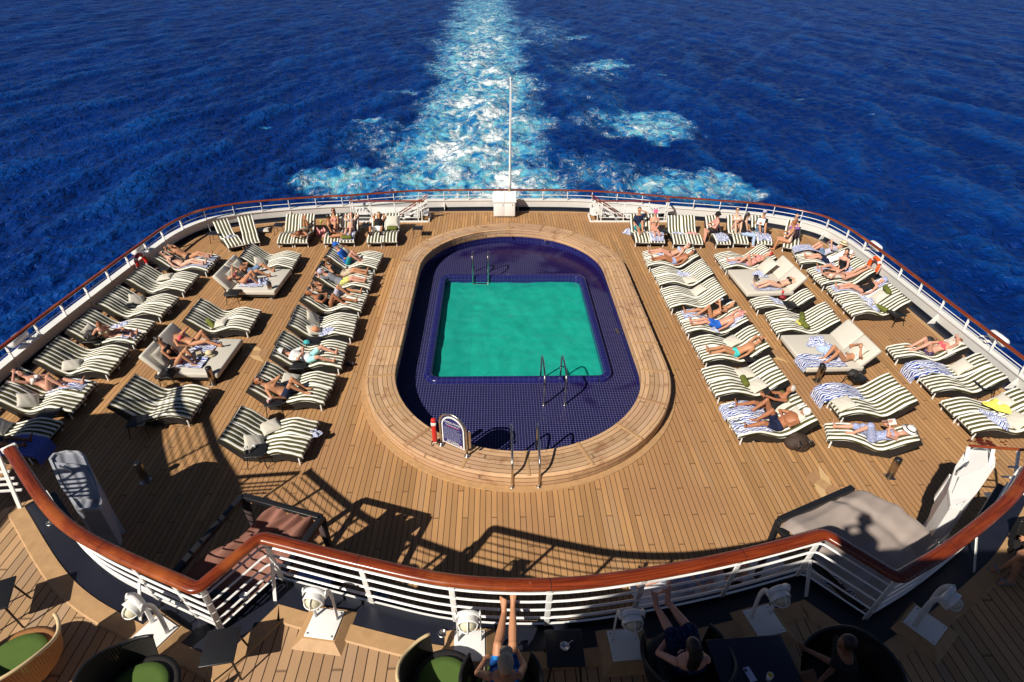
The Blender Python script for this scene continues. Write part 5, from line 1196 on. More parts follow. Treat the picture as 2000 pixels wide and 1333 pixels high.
# ------------------------------------------------------------------ low side tables
stool_top = MB(); stool_top.box((0, 0, .40), (.44, .44, .025), ch=.01); ST = stool_top.mesh('table_top', [M_BLACK])
stool_leg = MB(); stool_leg.cap((0, 0, .39), (.05, .05, .012), .013, .011, 6); SLM = stool_leg.mesh('leg', [M_BLACK])
def stool(px, py, label, rz=0):
    p = at(px, py, .41); r = empty('side_table', (p.x, p.y, 0), rz, label, 'side table', 'low black side tables'); sub('table_top', ST, r)
    for k in range(4):
        o = sub('leg', SLM, r, (.17*(1 if k in (0, 3) else -1), .17*(1 if k < 2 else -1), 0)); o.rotation_euler = (0, 0, k*PI/2)
    return r
for px, py, lb, rz in [(500, 880, 'black side table against the lounger pair nearest the pool sign', .1), (535, 783, 'black side table with a glass behind the pair nearest the sign', .15), (455, 571, 'black side table at the near side of the far left daybed', 0), (328, 728, 'black side table with a cup at the near side of the left daybed', 0), (268, 822, 'black side table at the edge of the shadow on the left deck', .2), (180, 661, 'black side table beside the leaning woman', .1),
    (545, 439, 'black side table left of the second pair of the left stern row', 0), (420, 455, 'black side table beside the twisted stern pair', .1), (612, 665, 'black side table with a teal bag left of the pool', 0), (583, 712, 'black side table under the feet of the white hat man', 0), (1500, 512, 'black side table behind the first middle right pair', 0), (1465, 698, 'black side table behind the man in aqua briefs', .1), (1545, 594, 'black side table near the single lounger by the right daybed', 0), (1752, 612, 'black side table at the end of the third right bulwark pair', .2),
    (1675, 735, 'black side table with a black bag beside the right daybed', 0), (1925, 752, 'black side table behind the bare single lounger by the right bulwark', 0), (245, 594, 'black side table with sunglasses between the left bulwark pairs', 0), (320, 523, 'black side table with a red can by the left bulwark', 0), (715, 440, 'black side table with glasses between the left stern pairs', 0), (816, 445, 'black side table right of the man in the tank top', 0), (1295, 452, 'black side table between the first two right stern pairs', 0), (1420, 590, 'black side table beside the woman with the blue phone', 0), (95, 806, 'black side table between the last two left bulwark pairs', 0), (1390, 560, 'black side table in the gap behind the second pool pair', 0)]:
    stool(px, py, lb, rz)
# ================================================================== PEOPLE
def ik(a, t, l1, l2, hint):
    a, t = V(a), V(t); d = t-a; D = min(d.length, l1+l2-.004); n = d.normalized(); t = a+n*D
    x = (l1*l1-l2*l2+D*D)/(2*D); h = math.sqrt(max(0, l1*l1-x*x)); hv = V(hint); hv = hv-n*hv.dot(n); hv = hv.normalized() if hv.length > 1e-5 else n.orthogonal().normalized()
    return a+n*x+hv*h, t
def remesh(mb, name, m_, vox, parent, smooth=2, M=None):
    o = mb.build('tmp', m_); r = o.modifiers.new('r', 'REMESH'); r.mode = 'VOXEL'; r.voxel_size = vox; r.use_smooth_shade = True
    if smooth: s_ = o.modifiers.new('s', 'SMOOTH'); s_.iterations = smooth; s_.factor = .5
    dg = bpy.context.evaluated_depsgraph_get(); me = bpy.data.meshes.new_from_object(o.evaluated_get(dg)); old = o.data; bpy.data.objects.remove(o); bpy.data.meshes.remove(old)
    me.name = name; me.materials.clear(); me.materials.append(m_)
    q = bpy.data.objects.new(name, me); C.objects.link(q)
    if parent is not None: q.parent = parent
    return q
TR = [(-.24, .085, .08), (-.12, .150, .108), (.02, .165, .118), (.22, .150, .102), (.42, .128, .09), (.62, .145, .102), (.82, .165, .108), (.94, .172, .095), (1.02, .150, .075), (1.09, .075, .06)]
NP = [0]
def person(label, xf, P, Sh, Hc, N, ank, hands, kh, eh, face=None, toes=None, sex='f', tone='fair', wear=(), hair='brown', hairstyle='short', hat=None, glasses=False, sc_=1., vox=.0105, fing=1., curl=.5, palm=None, group=None, bulk=1.):
    """everything in the local frame xf=(loc, rz); ank/hands/kh/eh/toes are (left, right) pairs"""
    NP[0] += 1
    P, Sh, Hc = V(P), V(Sh), V(Hc); T = (Sh-P).normalized(); N = V(N); N = (N-T*N.dot(T)).normalized(); LT = T.cross(N)
    k = sc_; mb = MB(); tl = (Sh-P).length
    fem = sex == 'f'
    def ring(t, e=0.):
        ts = [q[0] for q in TR]; a = np.interp(t, ts, [q[1] for q in TR]); b = np.interp(t, ts, [q[2] for q in TR])
        if fem: a *= (.88 if .2 < t < .65 else .97 if t < .2 else .92); b *= .93
        return P+T*(tl*t), (a*k*bulk+e), (b*k*bulk+e)
    def tors(mbx, t0, t1, e, n=9):
        tt = [t0+(t1-t0)*i/(n-1) for i in range(n)]; R_ = [ring(t, e) for t in tt]
        mbx.loft([r[0] for r in R_], [r[1] for r in R_], [r[2] for r in R_], LT, 16)
    tors(mb, -.26, 1.1, 0, 14); 
    U = (Hc-Sh).normalized(); F = V(face) if face else N; F = (F-U*F.dot(U)*.85).normalized(); U2 = (U-F*U.dot(F)).normalized(); SL = U2.cross(F)
    mb.cap(Sh-T*.03, Hc-U2*.05*k-F*.015, .056*k, .05*k, 10)
    HM = Matrix((SL, F, U2)).transposed()
    mb.ball(Hc, (.073*k, .094*k, .112*k), 16, M=HM); mb.ball(Hc+F*.022*k-U2*.058*k, (.056*k, .066*k, .062*k), 12, M=HM)
    mb.ball(Hc+F*.094*k-U2*.022*k, (.014*k, .02*k, .022*k), 8, M=HM); mb.ball(Hc+F*.084*k-U2*.065*k, (.024*k, .012*k, .011*k), 8, M=HM)
    for s in (1, -1): mb.ball(Hc+SL*s*.073*k-U2*.012*k-F*.01*k, (.012*k, .02*k, .03*k), 8, M=HM)
    if fem:
        for s in (1, -1): mb.ball(P+T*tl*.72+LT*s*.075*k+N*.078*k, .06*k, 10)
    legs = []; arms = []
    for i, s in enumerate((1, -1)):
        hip = P+LT*s*.088*k-T*.03; kn, an = ik(hip, ank[i], .43*k, .42*k, kh[i])
        legs.append((hip, kn, an)); B = bulk**.6
        mb.cap(hip, kn, .086*k*B, .056*k*B, 12); d = (an-kn); back = -(V(kh[i])-d.normalized()*V(kh[i]).dot(d.normalized())).normalized()
        c = kn+d*.33+back*.014; mb.cap(kn, c, .053*k*B, .056*k*B, 10); mb.cap(c, an, .056*k*B, .034*k, 10)
        fd = V(toes[i]) if toes else (N*.8-T*.35); sd = d.normalized(); fd = (fd).normalized(); down = (sd - fd*sd.dot(fd)); down = down.normalized() if down.length > .05 else fd.orthogonal(); lt2 = fd.cross(down)
        heel = an+down*.035*k-fd*.04*k
        mb.loft([heel-fd*.012, heel+fd*.02, an+down*.03*k+fd*.06*k, an+down*.045*k+fd*.13*k, an+down*.05*k+fd*.165*k], [.022*k, .034*k, .034*k, .045*k, .036*k], [.022*k, .036*k, .034*k, .02*k, .013*k], lt2, 12)
        mb.cap(an, an+down*.03*k+fd*.05*k, .034*k, .03*k, 8)
        for q in range(5):
            o_ = (q-2)*.0165*k*(s); r_ = (.0145 if q == 0 else .0105)*k; b0 = an+down*.05*k+fd*(.15-.006*q)*k-lt2*o_*1.0; mb.cap(b0, b0+fd*(.042-.004*q)*k, r_*1.05, r_*.95, 8)
        sh = Sh+LT*s*.158*k*bulk**.5-T*.035; el, ha = ik(sh, hands[i], .285*k, .25*k, eh[i]); arms.append((sh, el, ha))
        mb.cap(sh, el, .05*k*(1 if not fem else .9)*B, .037*k, 10); mb.cap(el, ha, .039*k, .026*k, 10)
        hd = (ha-el).normalized(); pn = V(palm[i]) if palm else -N; pn = pn-hd*pn.dot(hd); pn = pn.normalized() if pn.length > .05 else hd.orthogonal().normalized(); ls = hd.cross(pn)
        mb.loft([ha-hd*.01, ha+hd*.03*k, ha+hd*.075*k, ha+hd*.09*k], [.026*k, .036*k, .04*k, .036*k], [.02*k, .016*k, .014*k, .012*k], ls, 10)
        fr_ = max(.0088, .0095*vox/.0105) if vox > .009 else .0085
        for q, (L1, ang) in enumerate(((.062, 0.18), (.072, .05), (.068, -.07), (.052, -.2))):
            b0 = ha+hd*.085*k+ls*(.029-.0195*q)*k; dv = (hd*math.cos(ang)+ls*math.sin(ang)); c1 = (dv*math.cos(curl*.5)+pn*math.sin(curl*.5)); c2 = (dv*math.cos(curl*1.5)+pn*math.sin(curl*1.5))
            m_ = b0+c1*L1*.55*k; mb.cap(b0, m_, fr_, fr_*.95, 6); mb.cap(m_, m_+c2*L1*.55*k, fr_*.95, fr_*.85, 6)
        tb = ha+hd*.03*k+ls*.030*k; td = (hd*.65+ls*.65+pn*.4).normalized(); mb.cap(tb, tb+td*.04*k, .0115, .0105, 6); mb.cap(tb+td*.04*k, tb+td*.04*k+(hd*.85+ls*.25+pn*.4).normalized()*.03*k, .0105, .009, 6)
    body = remesh(mb, 'person', SKIN[tone], vox, None); body.location = xf[0]; body.rotation_euler = (0, 0, xf[1])
    tag(body, label, 'person', group)
    # clothes
    for it in wear:
        kind, fab = it[0], FAB[it[1]]; c = MB(); nme = kind
        def thigh(fr_, e, r1=.086, r2=.056):
            for (h_, kn, an) in legs: p2 = h_.lerp(kn, fr_); c.cap(h_, p2, r1*k*bulk**.6+e, (r1+(r2-r1)*fr_)*k*bulk**.6+e*1.15, 12)
        if kind == 'bikini_top':
            tors(c, .66, .76, .006, 4)
            for s in (1, -1): c.ball(P+T*tl*.72+LT*s*.075*k+N*.080*k, .0655*k, 10); c.cap(P+T*tl*.80+LT*s*.075*k+N*.10*k, Sh+LT*s*.06*k+N*.05*k, .012, .012, 6)
        elif kind == 'bikini_bottom': tors(c, -.27, .04, .008, 6)
        elif kind == 'swimsuit':
            tors(c, -.27, .84, .008, 12)
            for s in (1, -1): c.ball(P+T*tl*.72+LT*s*.075*k+N*.080*k, .066*k, 10); c.cap(P+T*tl*.80+LT*s*.08*k+N*.08*k, Sh+LT*s*.07*k+N*.04*k, .014, .014, 6)
        elif kind == 'swim_briefs': tors(c, -.28, .12, .010, 6); thigh(.16, .008)
        elif kind == 'shorts': tors(c, -.28, .18, .014, 7); thigh(.62, .016)
        elif kind == 'tank_top': tors(c, -.02, 1.0, .013, 12)
        elif kind == 'shirt':
            tors(c, -.08, 1.03, .016, 12)
            for (sh, el, ha) in arms: c.cap(sh, sh.lerp(el, .72), .064*k, .055*k, 10)
        elif kind == 'dress':
            tors(c, -.28, .9, .016, 12); thigh(.95, .03)
            if legs: 
                a_, b_ = legs[0], legs[1]; m0 = (a_[0]+b_[0])/2; m1 = (a_[1]+b_[1])/2; c.cap(m0, m0.lerp(m1, .92), .10*k, .085*k, 12)
        elif kind == 'trousers':
            tors(c, -.28, .15, .012, 6); thigh(1., .016)
            for (h_, kn, an) in legs: c.cap(kn, kn.lerp(an, .92), .072*k, .062*k, 10)
        elif kind == 'sandals':
            nme = 'sandal'
            for i, (h_, kn, an) in enumerate(legs):
                fd = V(toes[i]).normalized() if toes else (N*.8-T*.35).normalized(); sd = (an-kn).normalized(); dn = (sd-fd*sd.dot(fd)); dn = dn.normalized() if dn.length > .05 else fd.orthogonal()
                c.loft([an+dn*.062*k-fd*.055*k, an+dn*.064*k+fd*.05*k, an+dn*.066*k+fd*.2*k], [.03, .04, .042], [.012, .012, .012], fd.cross(dn), 12); c.cap(an+dn*.02*k+fd*.1*k+fd.cross(dn)*.05, an+dn*.02*k+fd*.1*k-fd.cross(dn)*.05, .02, .02, 8)
        remesh(c, nme, fab, max(.0095, vox), body, 2)
    # hair / hats
    if hair:
        c = MB(); c.ball(Hc+U2*.018*k-F*.017*k, (.084*k, .096*k, .108*k), 16, M=HM)
        if hairstyle == 'long':
            c.loft([Hc-F*.05*k+U2*.03*k, Hc-F*.085*k-U2*.06*k, Sh-N*.07*k+U2*.03, Sh-N*.10*k-T*.12], [.075*k, .085*k, .08*k, .05*k], [.05*k, .045*k, .035*k, .02*k], SL, 12)
        elif hairstyle == 'bun': c.ball(Hc+U2*.10*k-F*.06*k, .045*k, 10)
        elif hairstyle == 'tail': c.cap(Hc+U2*.05*k-F*.10*k, Hc-U2*.10*k-F*.14*k, .035*k, .018*k, 8)
        hh = remesh(c, 'hair', M_HAIR[hair], .0095, body, 1)
    if hat:
        kind, fab = hat; c = MB(); base = Hc+U2*.045*k-F*.005*k
        if kind == 'brim' and abs(T.z) < .8: U3 = (U2+F*1.0).normalized(); F3 = (F-U3*F.dot(U3)).normalized(); HM = Matrix((SL, F3, U3)).transposed(); base = Hc+U3*.075*k
        if kind == 'brim':
            c.lathe([(.185, -.012), (.19, 0), (.11, .018), (.102, .06), (.088, .098), (.05, .112), (.004, .115)], base, 28, M=HM); o = c.build('sun_hat', FAB[fab], body)
            c = MB(); c.lathe([(.1125, .018), (.107, .048), (.100, .048), (.10, .018)], base, 28, M=HM); c.build('hat_band', FAB['black'], o)
        elif kind == 'bucket': c.lathe([(.135, -.055), (.138, -.05), (.102, .01), (.094, .065), (.05, .082), (.004, .085)], base, 24, M=HM); c.build('bucket_hat', FAB[fab], body)
        elif kind == 'cap':
            c.ball(Hc+U2*.028*k-F*.008*k, (.089*k, .106*k, .108*k), 18, M=HM); c.loft([Hc+U2*.058*k+F*.07*k, Hc+U2*.05*k+F*.13*k, Hc+U2*.035*k+F*.175*k], [.08*k, .078*k, .05*k], [.008, .008, .006], SL, 14)
            o = remesh(c, 'cap', FAB[fab], .008, body, 1); c = MB(); c.ball(Hc+U2*.137*k-F*.008*k, (.012, .012, .008), 8, M=HM); c.build('cap_button', FAB[fab], o)
        elif kind == 'towel': c.ball(Hc+U2*.02*k, (.10*k, .112*k, .115*k), 14, M=HM); c.cap(Hc-F*.03*k, Hc-F*.1*k-U2*.12*k, .07, .05, 10); remesh(c, 'head_towel', FAB[fab], .011, body, 1)
    if glasses:
        c = MB(); c.loft([Hc+F*.075*k+U2*.008*k+SL*.07*k, Hc+F*.098*k+U2*.008*k+SL*.04*k, Hc+F*.103*k+U2*.008*k, Hc+F*.098*k+U2*.008*k-SL*.04*k, Hc+F*.075*k+U2*.008*k-SL*.07*k], [.017, .019, .012, .019, .017], .008, U2, 10); c.build('sunglasses', M_BLACK, body)
    else:
        for s in (1, -1): c = MB(); c.ball(Hc+F*.085*k+U2*.010*k+SL*s*.032*k, (.012*k, .010*k, .007*k), 8, M=HM); c.build('eye', M_BLACK, body)
    return body, dict(legs=legs, arms=arms, T=T, N=N, LT=LT, F=F, U=U2, Hc=Hc, P=P, Sh=Sh)
def Sb(u): return .365 if u < 1.55 else .365+(u-1.55)*1.25
def X(lk): return LNG[lk] if isinstance(lk, str) else lk
def lie(label, lk, v=0., u0=1.10, legs='straight', arms='side', surf=None, side=1, **kw):
    """on the back, head up the slope"""
    f = surf or S; k = kw.get('sc_', 1.)
    P = V((u0, v, f(u0)+.115*k)); us = u0+.43*k; 
    if surf: us = u0+.36*k
    Sh = V((us, v, f(us)+.115*k)); Tn = (Sh-P).normalized(); Sh = P+Tn*.50*k; N = V((-Tn.z, 0, Tn.x)); Hc = Sh+Tn*.255*k+N*.035
    L = V((0, 1, 0)) if Tn.cross(N).y > 0 else V((0, -1, 0)); L = Tn.cross(N)
    def A(du, dy, dz=.055): u = u0-du*k; return V((u, v+dy*L.y, f(max(0, u))+dz))
    up = V((0, 0, 1))
    if legs == 'straight': ank = (A(.83, .10), A(.83, -.085)); kh = (up, up)
    elif legs == 'knees': ank = (A(.50, .10), A(.52, -.08)); kh = (up+L*.1, up-L*.1)
    elif legs == 'one': ank = (A(.47, .11), A(.83, -.08)) if side > 0 else (A(.83, .10), A(.47, -.11)); kh = (up, up)
    elif legs == 'cross': ank = (A(.78, -.03, .10), A(.80, .04)); kh = (up, up)
    elif legs == 'wide': ank = (A(.72, .22), A(.74, -.2)); kh = (up+L*.5, up-L*.5)
    toes = tuple(V((-.25, L.y*s*.25, .95)) if (a-P).length > .7 else V((-.9, L.y*s*.1, .15)) for a, s in zip(ank, (1, -1)))
    c = Sh; 
    if arms == 'side': hands = (P+L*.25+V((-.02, 0, -.05)), P-L*.25+V((-.02, 0, -.05))); eh = (L*.6-up, -L*.6-up)
    elif arms == 'head': hands = (Hc+L*.06+Tn*.08-N*.09, Hc-L*.06+Tn*.08-N*.09); eh = (L, -L)
    elif arms == 'oneup': hands = (Hc+L*.05+Tn*.10+N*.03, P-L*.25+V((0, 0, -.04))) if side > 0 else (P+L*.25+V((0, 0, -.04)), Hc-L*.05+Tn*.10+N*.03); eh = (L+N*.4, -L-N*.1)
    elif arms == 'book': hands = (P+Tn*.38+N*.36+L*.09, P+Tn*.38+N*.36-L*.09); eh = (L-Tn*.8, -L-Tn*.8)
    elif arms == 'belly': hands = (P+Tn*.2+N*.13+L*.05, P+Tn*.2+N*.13-L*.05); eh = (L, -L)
    elif arms == 'chest': hands = (P+Tn*.36+N*.15+L*.06, P+Tn*.05+N*.02-L*.25); eh = (L, -L)
    elif arms == 'shade': hands = (Hc+N*.17+L*.05, P-L*.22) if side > 0 else (P+L*.22, Hc+N*.17-L*.05); eh = (L-Tn*.3, -L)
    face = kw.pop('face', None) or (N+V((0, 0, .1))+V((-.15, 0, 0)))
    return person(label, X(lk), P, Sh, Hc, N, ank, hands, kh, eh, face=face, toes=toes, **kw)
def sit(label, lk, v=0., u0=1.05, lean=.25, legs='straight', arms='knees', surf=None, side=1, yaw=0., **kw):
    """sitting upright with legs along the lounger"""
    f = surf or S; k = kw.get('sc_', 1.); P = V((u0, v, f(u0)+.115*k)); T = V((lean, 0, 1)).normalized(); Sh = P+T*.50*k; N = V((-1, 0, lean)).normalized(); Hc = Sh+(T*.9+N*.12).normalized()*.255*k; L = T.cross(N); up = V((0, 0, 1))
    def A(du, dy, dz=.055): u = u0-du*k; return V((u, v+dy*L.y, f(max(0, u))+dz))
    if legs == 'straight': ank = (A(.83, .10), A(.83, -.09)); kh = (up, up)
    elif legs == 'knees': ank = (A(.48, .10), A(.50, -.09)); kh = (up+L*.1, up-L*.1)
    elif legs == 'one': ank = (A(.47, .10), A(.83, -.09)); kh = (up, up)
    elif legs == 'astride': ank = (V((u0-.3, v+.42*L.y, .09)), V((u0-.32, v-.42*L.y, .09))); kh = (up-V((1, 0, 0))+L, up-V((1, 0, 0))-L)
    elif legs == 'down': ank = (V((-.14, v+.1*L.y, .09)), V((-.14, v-.1*L.y, .09))); kh = (V((-1, 0, .6)), V((-1, 0, .6)))
    toes = tuple(V((-.25, 0, .95)) if (abs(a.x-P.x) > .7 and legs not in ('down',)) else V((-1, 0, -.05)) for a in ank)
    if arms == 'knees': hands = (P+N*.36+up*.16+L*.10, P+N*.36+up*.14-L*.10); eh = (L-up, -L-up)
    elif arms == 'book': hands = (P+N*.30+up*.32+L*.08, P+N*.30+up*.32-L*.08); eh = (L-up, -L-up)
    elif arms == 'lap': hands = (P+N*.22+up*.05+L*.05, P+N*.2+up*.05-L*.05); eh = (L-N, -L-N)
    elif arms == 'face': hands = (Hc+N*.12+L*.05-T*.02, P+N*.2+up*.05-L*.08); eh = (L-up, -L-up)
    elif arms == 'back': hands = (P-N*.25+L*.2-up*.08, P-N*.25-L*.2-up*.08); eh = (L-N, -L-N)
    elif arms == 'reach': hands = (P+V((-.1, side*.42, -.1)), P+V((.1, side*.46, -.12))); eh = (L, -L)
    if yaw:
        R = Matrix.Rotation(yaw, 3, 'Z')
        tw = lambda p: P+R @ (V(p)-P)
        Sh, Hc = tw(Sh), tw(Hc); N = R @ N; hands = tuple(tw(h) for h in hands)
    face = kw.pop('face', None) or (N-up*.35)
    return person(label, X(lk), P, Sh, Hc, N, ank, hands, kh, eh, face=face, toes=toes, **kw)
def sitside(label, lk, side=1, v=0., u0=.9, lean=.05, arms='lap', surf=None, du=0., **kw):
    """sitting across the lounger, feet on the deck at the +y/-y side"""
    f = surf or S; k = kw.get('sc_', 1.); P = V((u0, v+side*.10, f(u0)+.115*k)); n0 = V((0, side, 0)); T = (V((0, 0, 1))-n0*lean).normalized() if lean >= 0 else (V((0, 0, 1))-n0*lean).normalized(); Sh = P+T*.5*k; N = (n0+V((0, 0, lean))).normalized(); Hc = Sh+(T*.9+N*.15).normalized()*.255*k; L = T.cross(N); up = V((0, 0, 1))
    ank = (V((u0+L.x*.1+du, v+side*.58, .085)), V((u0-L.x*.1+du, v+side*.52, .085))); kh = (n0+up*.6, n0+up*.6); toes = (n0, n0)
    if arms == 'lap': hands = (P+N*.25+up*.07+L*.05, P+N*.25+up*.07-L*.05); eh = (L-N, -L-N)
    elif arms == 'book': hands = (P+N*.30+up*.28+L*.10, P+N*.30+up*.28-L*.10); eh = (L-up, -L-up)
    elif arms == 'face': hands = (Hc+N*.13+L*.04-T*.03, P+N*.25+up*.07-L*.05); eh = (L-up, -L-N)
    return person(label, X(lk), P, Sh, Hc, N, ank, hands, kh, eh, face=kw.pop('face', None) or (N-up*.35), toes=toes, **kw)
def prone(label, lk, v=0., u0=1.0, rev=False, bend=False, arms='head', surf=None, **kw):
    f = surf or S; g = -1 if rev else 1
    P = V((u0, v, f(u0)+.11)); us = u0+g*.46; Sh = V((us, v, f(min(1.8, max(0, us)))+.12)); T = (Sh-P).normalized(); Sh = P+T*.5; N = V((T.z, 0, -T.x)) if not rev else V((-abs(T.z), 0, -abs(T.x))); N = -(V((0, 0, 1))-T*T.z).normalized(); Hc = Sh+T*.24+V((0, 0, .03)); L = T.cross(N); up = V((0, 0, 1))
    if bend: kz = f(min(1.8, max(0, u0-g*.4))); ank = (V((u0-g*.38, v+L.y*.05, kz+.50)), V((u0-g*.44, v-L.y*.05, kz+.47))); kh = (V((-g, 0, -.3)),)*2; toes = (V((-g*.3, 0, 1)),)*2
    else: ank = tuple(V((u0-g*.84, v+L.y*s*.09, f(min(1.84, max(0, u0-g*.84)))+.07)) for s in (1, -1)); kh = (-up, -up); toes = (V((-g, 0, -.3)),)*2
    hands = (Hc+L*.10+T*.08-up*.09, Hc-L*.10+T*.08-up*.09) if arms == 'head' else (P+L*.25, P-L*.25); eh = (L, -L)
    return person(label, X(lk), P, Sh, Hc, N, ank, hands, kh, eh, face=kw.pop('face', None) or (L*.9+N*.4), toes=toes, **kw)
BT, BB = 'bikini_top', 'bikini_bottom'
def hold(b, k, label, cat, size, m_, off=.04, tilt=0):   # an object held between the hands
    body, J = b; h = (J['arms'][0][2]+J['arms'][1][2])/2; mb = MB(); R = Matrix((J['LT'], J['T'], J['N'])).transposed(); mb.box((0, 0, 0), size, ch=.004, M=R)
    o = mb.build(k, m_); Rw = Matrix.Rotation(body.rotation_euler.z, 3, 'Z'); o.location = V(body.location)+Rw @ (h+J['T']*.07+J['N']*off); o.rotation_euler = body.rotation_euler; tag(o, label, cat)
    if cat == 'book': q = MB(); q.box((0, 0, -.004), (size[0]*.96, size[1]*.96, size[2]*1.2), M=R); q.build('pages', FAB['hatwhite'], o)
    return o
# ---- left side
lie('man lying back in black swim briefs on the first left bulwark pair', 'A1f', sex='m', tone='tan', wear=[('swim_briefs', 'black')], hair='dark', arms='head')
lie('woman in black bikini lying on a striped towel by the left bulwark', 'A1n', wear=[(BT, 'black'), (BB, 'black')], hair='brown', hairstyle='tail', arms='side', glasses=True)
sit('woman in beige bikini leaning over the lounger edge to a teal cloth', 'A4n', u0=1.0, lean=-.75, arms='reach', side=1, yaw=-1.05, tone='pink', wear=[(BT, 'beige'), (BB, 'beige')], hair='ginger', hairstyle='bun', face=(-.3, .6, -.7))
lie('woman with one arm over her head and one knee up, left bulwark', 'A6f', legs='one', arms='oneup', side=-1, wear=[(BT, 'white'), (BB, 'beige')], hair='dark', hairstyle='long', tone='pink')
lie('person in dark shade with legs on a deep blue towel at the left edge', 'A7n', tone='dark', sex='m', wear=[('shorts', 'navy')], hair='dark')
lie('man in denim shorts lying on the far left grey daybed', dz(1), v=-1.25, u0=1.32, surf=Sb, sex='m', tone='tan', wear=[('shorts', 'denim')], hair='brown', legs='wide', arms='belly', glasses=True)
lie('woman in bright pink bikini with knees up beside man in denim shorts', dz(1), v=-.55, u0=1.28, surf=Sb, tone='tan', wear=[(BT, 'pink'), (BB, 'pink')], hair='dark', hairstyle='bun', legs='knees', arms='book', glasses=True)
lie('woman in bright pink bikini top with one knee up on the left daybed', dz(2), v=-1.4, u0=1.30, surf=Sb, tone='tan', wear=[(BT, 'pink'), (BB, 'black')], hair='dark', hairstyle='long', legs='one', arms='chest')
sit('woman in black top and red briefs sitting knees up on the left daybed', dz(2), v=-.45, u0=1.32, lean=.5, surf=Sb, tone='tan', wear=[('tank_top', 'black'), (BB, 'red')], hair='dark', hairstyle='bun', legs='knees', arms='lap', glasses=True)
sit('man in blue shirt and blue cap sitting up left of the pool', 'C1n', u0=1.2, lean=.6, sex='m', tone='pink', wear=[('shirt', 'blue'), ('shorts', 'teal')], hair='grey', hat=('cap', 'blue'), legs='knees', arms='lap')
lie('man in beige shorts with hands at his cap, second pair left of the pool', 'C2f', sex='m', tone='tan', wear=[('tank_top', 'black'), ('shorts', 'beige')], hair='dark', hat=('cap', 'black'), arms='shade')
lie('man in grey shirt and bright patterned shorts, second pair left of the pool', 'C2n', sex='m', tone='pink', wear=[('shirt', 'grey'), ('shorts', 'yellowpat')], hair='grey', hat=('cap', 'lav'), arms='head')
lie('man in black tank top and grey shorts with one knee up left of the pool', 'C3f', sex='m', tone='tan', wear=[('tank_top', 'black'), ('shorts', 'lav')], hair='dark', legs='one', side=-1, arms='head')
lie('woman in black swimsuit with hair up and one knee raised left of the pool', 'C3n', tone='deep', wear=[('swimsuit', 'black')], hair='ginger', hairstyle='bun', legs='one', side=-1, arms='belly')
lie('man in white bucket hat and white shirt lounging with legs apart', 'C5n', u0=1.0, legs='wide', arms='belly', sex='m', tone='pink', wear=[('shirt', 'white'), ('shorts', 'paleaqua')], hair='grey', hat=('bucket', 'hatwhite'))
lie('bare chested man in navy shorts with crossed knees left of the pool', 'C6n', sex='m', tone='tan', wear=[('shorts', 'navy')], hair='ginger', legs='knees', arms='chest', glasses=True, bulk=1.08)
prone('woman in aqua bikini lying face down with feet raised, left stern row', 'D2r', v=0, u0=.85, rev=True, bend=True, tone='tan', wear=[(BB, 'aqua'), (BT, 'aqua')], hair='ginger', hairstyle='long')
sit('woman in pale bikini sitting in the left stern trio with a towel', 'D3l', u0=1.2, lean=.55, v=.05, tone='tan', wear=[(BT, 'pinkpat'), (BB, 'pinkpat')], hair='dark', hairstyle='long', legs='knees', arms='lap', glasses=True)
sitside('woman in black swimsuit sitting with her back to the camera, left stern', 'D3l', -1, u0=.30, v=.1, tone='tan', wear=[('swimsuit', 'black')], hair='dark', hairstyle='bun', arms='lap')
lie('pale woman in grey bikini with both arms behind her head, left stern', 'D3r', wear=[(BT, 'grey'), (BB, 'pinkpat')], hair='dark', arms='head')
lie('man in black tank top and white shorts with arms behind his head', 'D4l', sex='m', tone='tan', wear=[('tank_top', 'black'), ('shorts', 'white'), ('sandals', 'black')], hair='dark', hat=('cap', 'khaki'), legs='wide', arms='head')
# ---- right side
sit('man in dark shirt with one knee raised, right stern row', 'E1l', u0=1.25, lean=.35, sex='m', tone='tan', wear=[('shirt', 'navy'), ('shorts', 'teal')], hair='brown', legs='one', arms='face')
sit('woman in hot pink cap sitting up with a towel on her lap', 'E1r', u0=1.1, lean=.15, tone='pink', wear=[(BT, 'beige'), (BB, 'ltblue')], hair='blonde', hat=('cap', 'pinkcap'), arms='lap')
sitside('woman in black bucket hat and pink top sitting sideways', 'E3', 1, u0=1.0, v=0, tone='pink', wear=[('tank_top', 'pinkpat'), ('shorts', 'black')], hair='brown', hat=('bucket', 'black'), arms='book', du=-.2)
sit('woman reading in a pale bikini in the right stern row', 'E4', u0=1.3, lean=.5, wear=[(BT, 'white'), (BB, 'white')], hair='brown', arms='book', legs='knees', glasses=True)
sitside('woman in black top and pale jeans sitting sideways in the right stern row', 'E4', -1, u0=.55, v=-.05, wear=[('tank_top', 'black'), ('trousers', 'ltblue')], hair='dark', hairstyle='long', arms='lap', du=-.2)
b = sit('man in black shirt and cap reading a magazine, right stern row', 'E5', u0=1.2, lean=.3, sex='m', tone='tan', wear=[('shirt', 'black'), ('shorts', 'denim')], hair='dark', hat=('cap', 'lav'), arms='book', legs='knees', yaw=-.4)
hold(b, 'magazine', 'open white magazine in the hands of the man in black', 'magazine', (.30, .27, .008), M_WHITE)
sit('blonde woman in a purple print dress at the corner of the right stern', 'E6', u0=1.2, lean=.35, wear=[('dress', 'purple')], hair='blonde', hairstyle='long', arms='lap', legs='knees', glasses=True)
sitside('woman in a red patterned swimsuit sitting on the foot of the lounger', 'E6', 1, u0=.25, v=.02, tone='tan', wear=[('swimsuit', 'redfloral')], hair='ginger', hairstyle='bun', arms='book')
lie('woman in blue and black bikini on the first pair right of the pool', 'F1f', tone='pink', wear=[(BT, 'ltblue'), (BB, 'black')], hair='dark', arms='side', glasses=True)
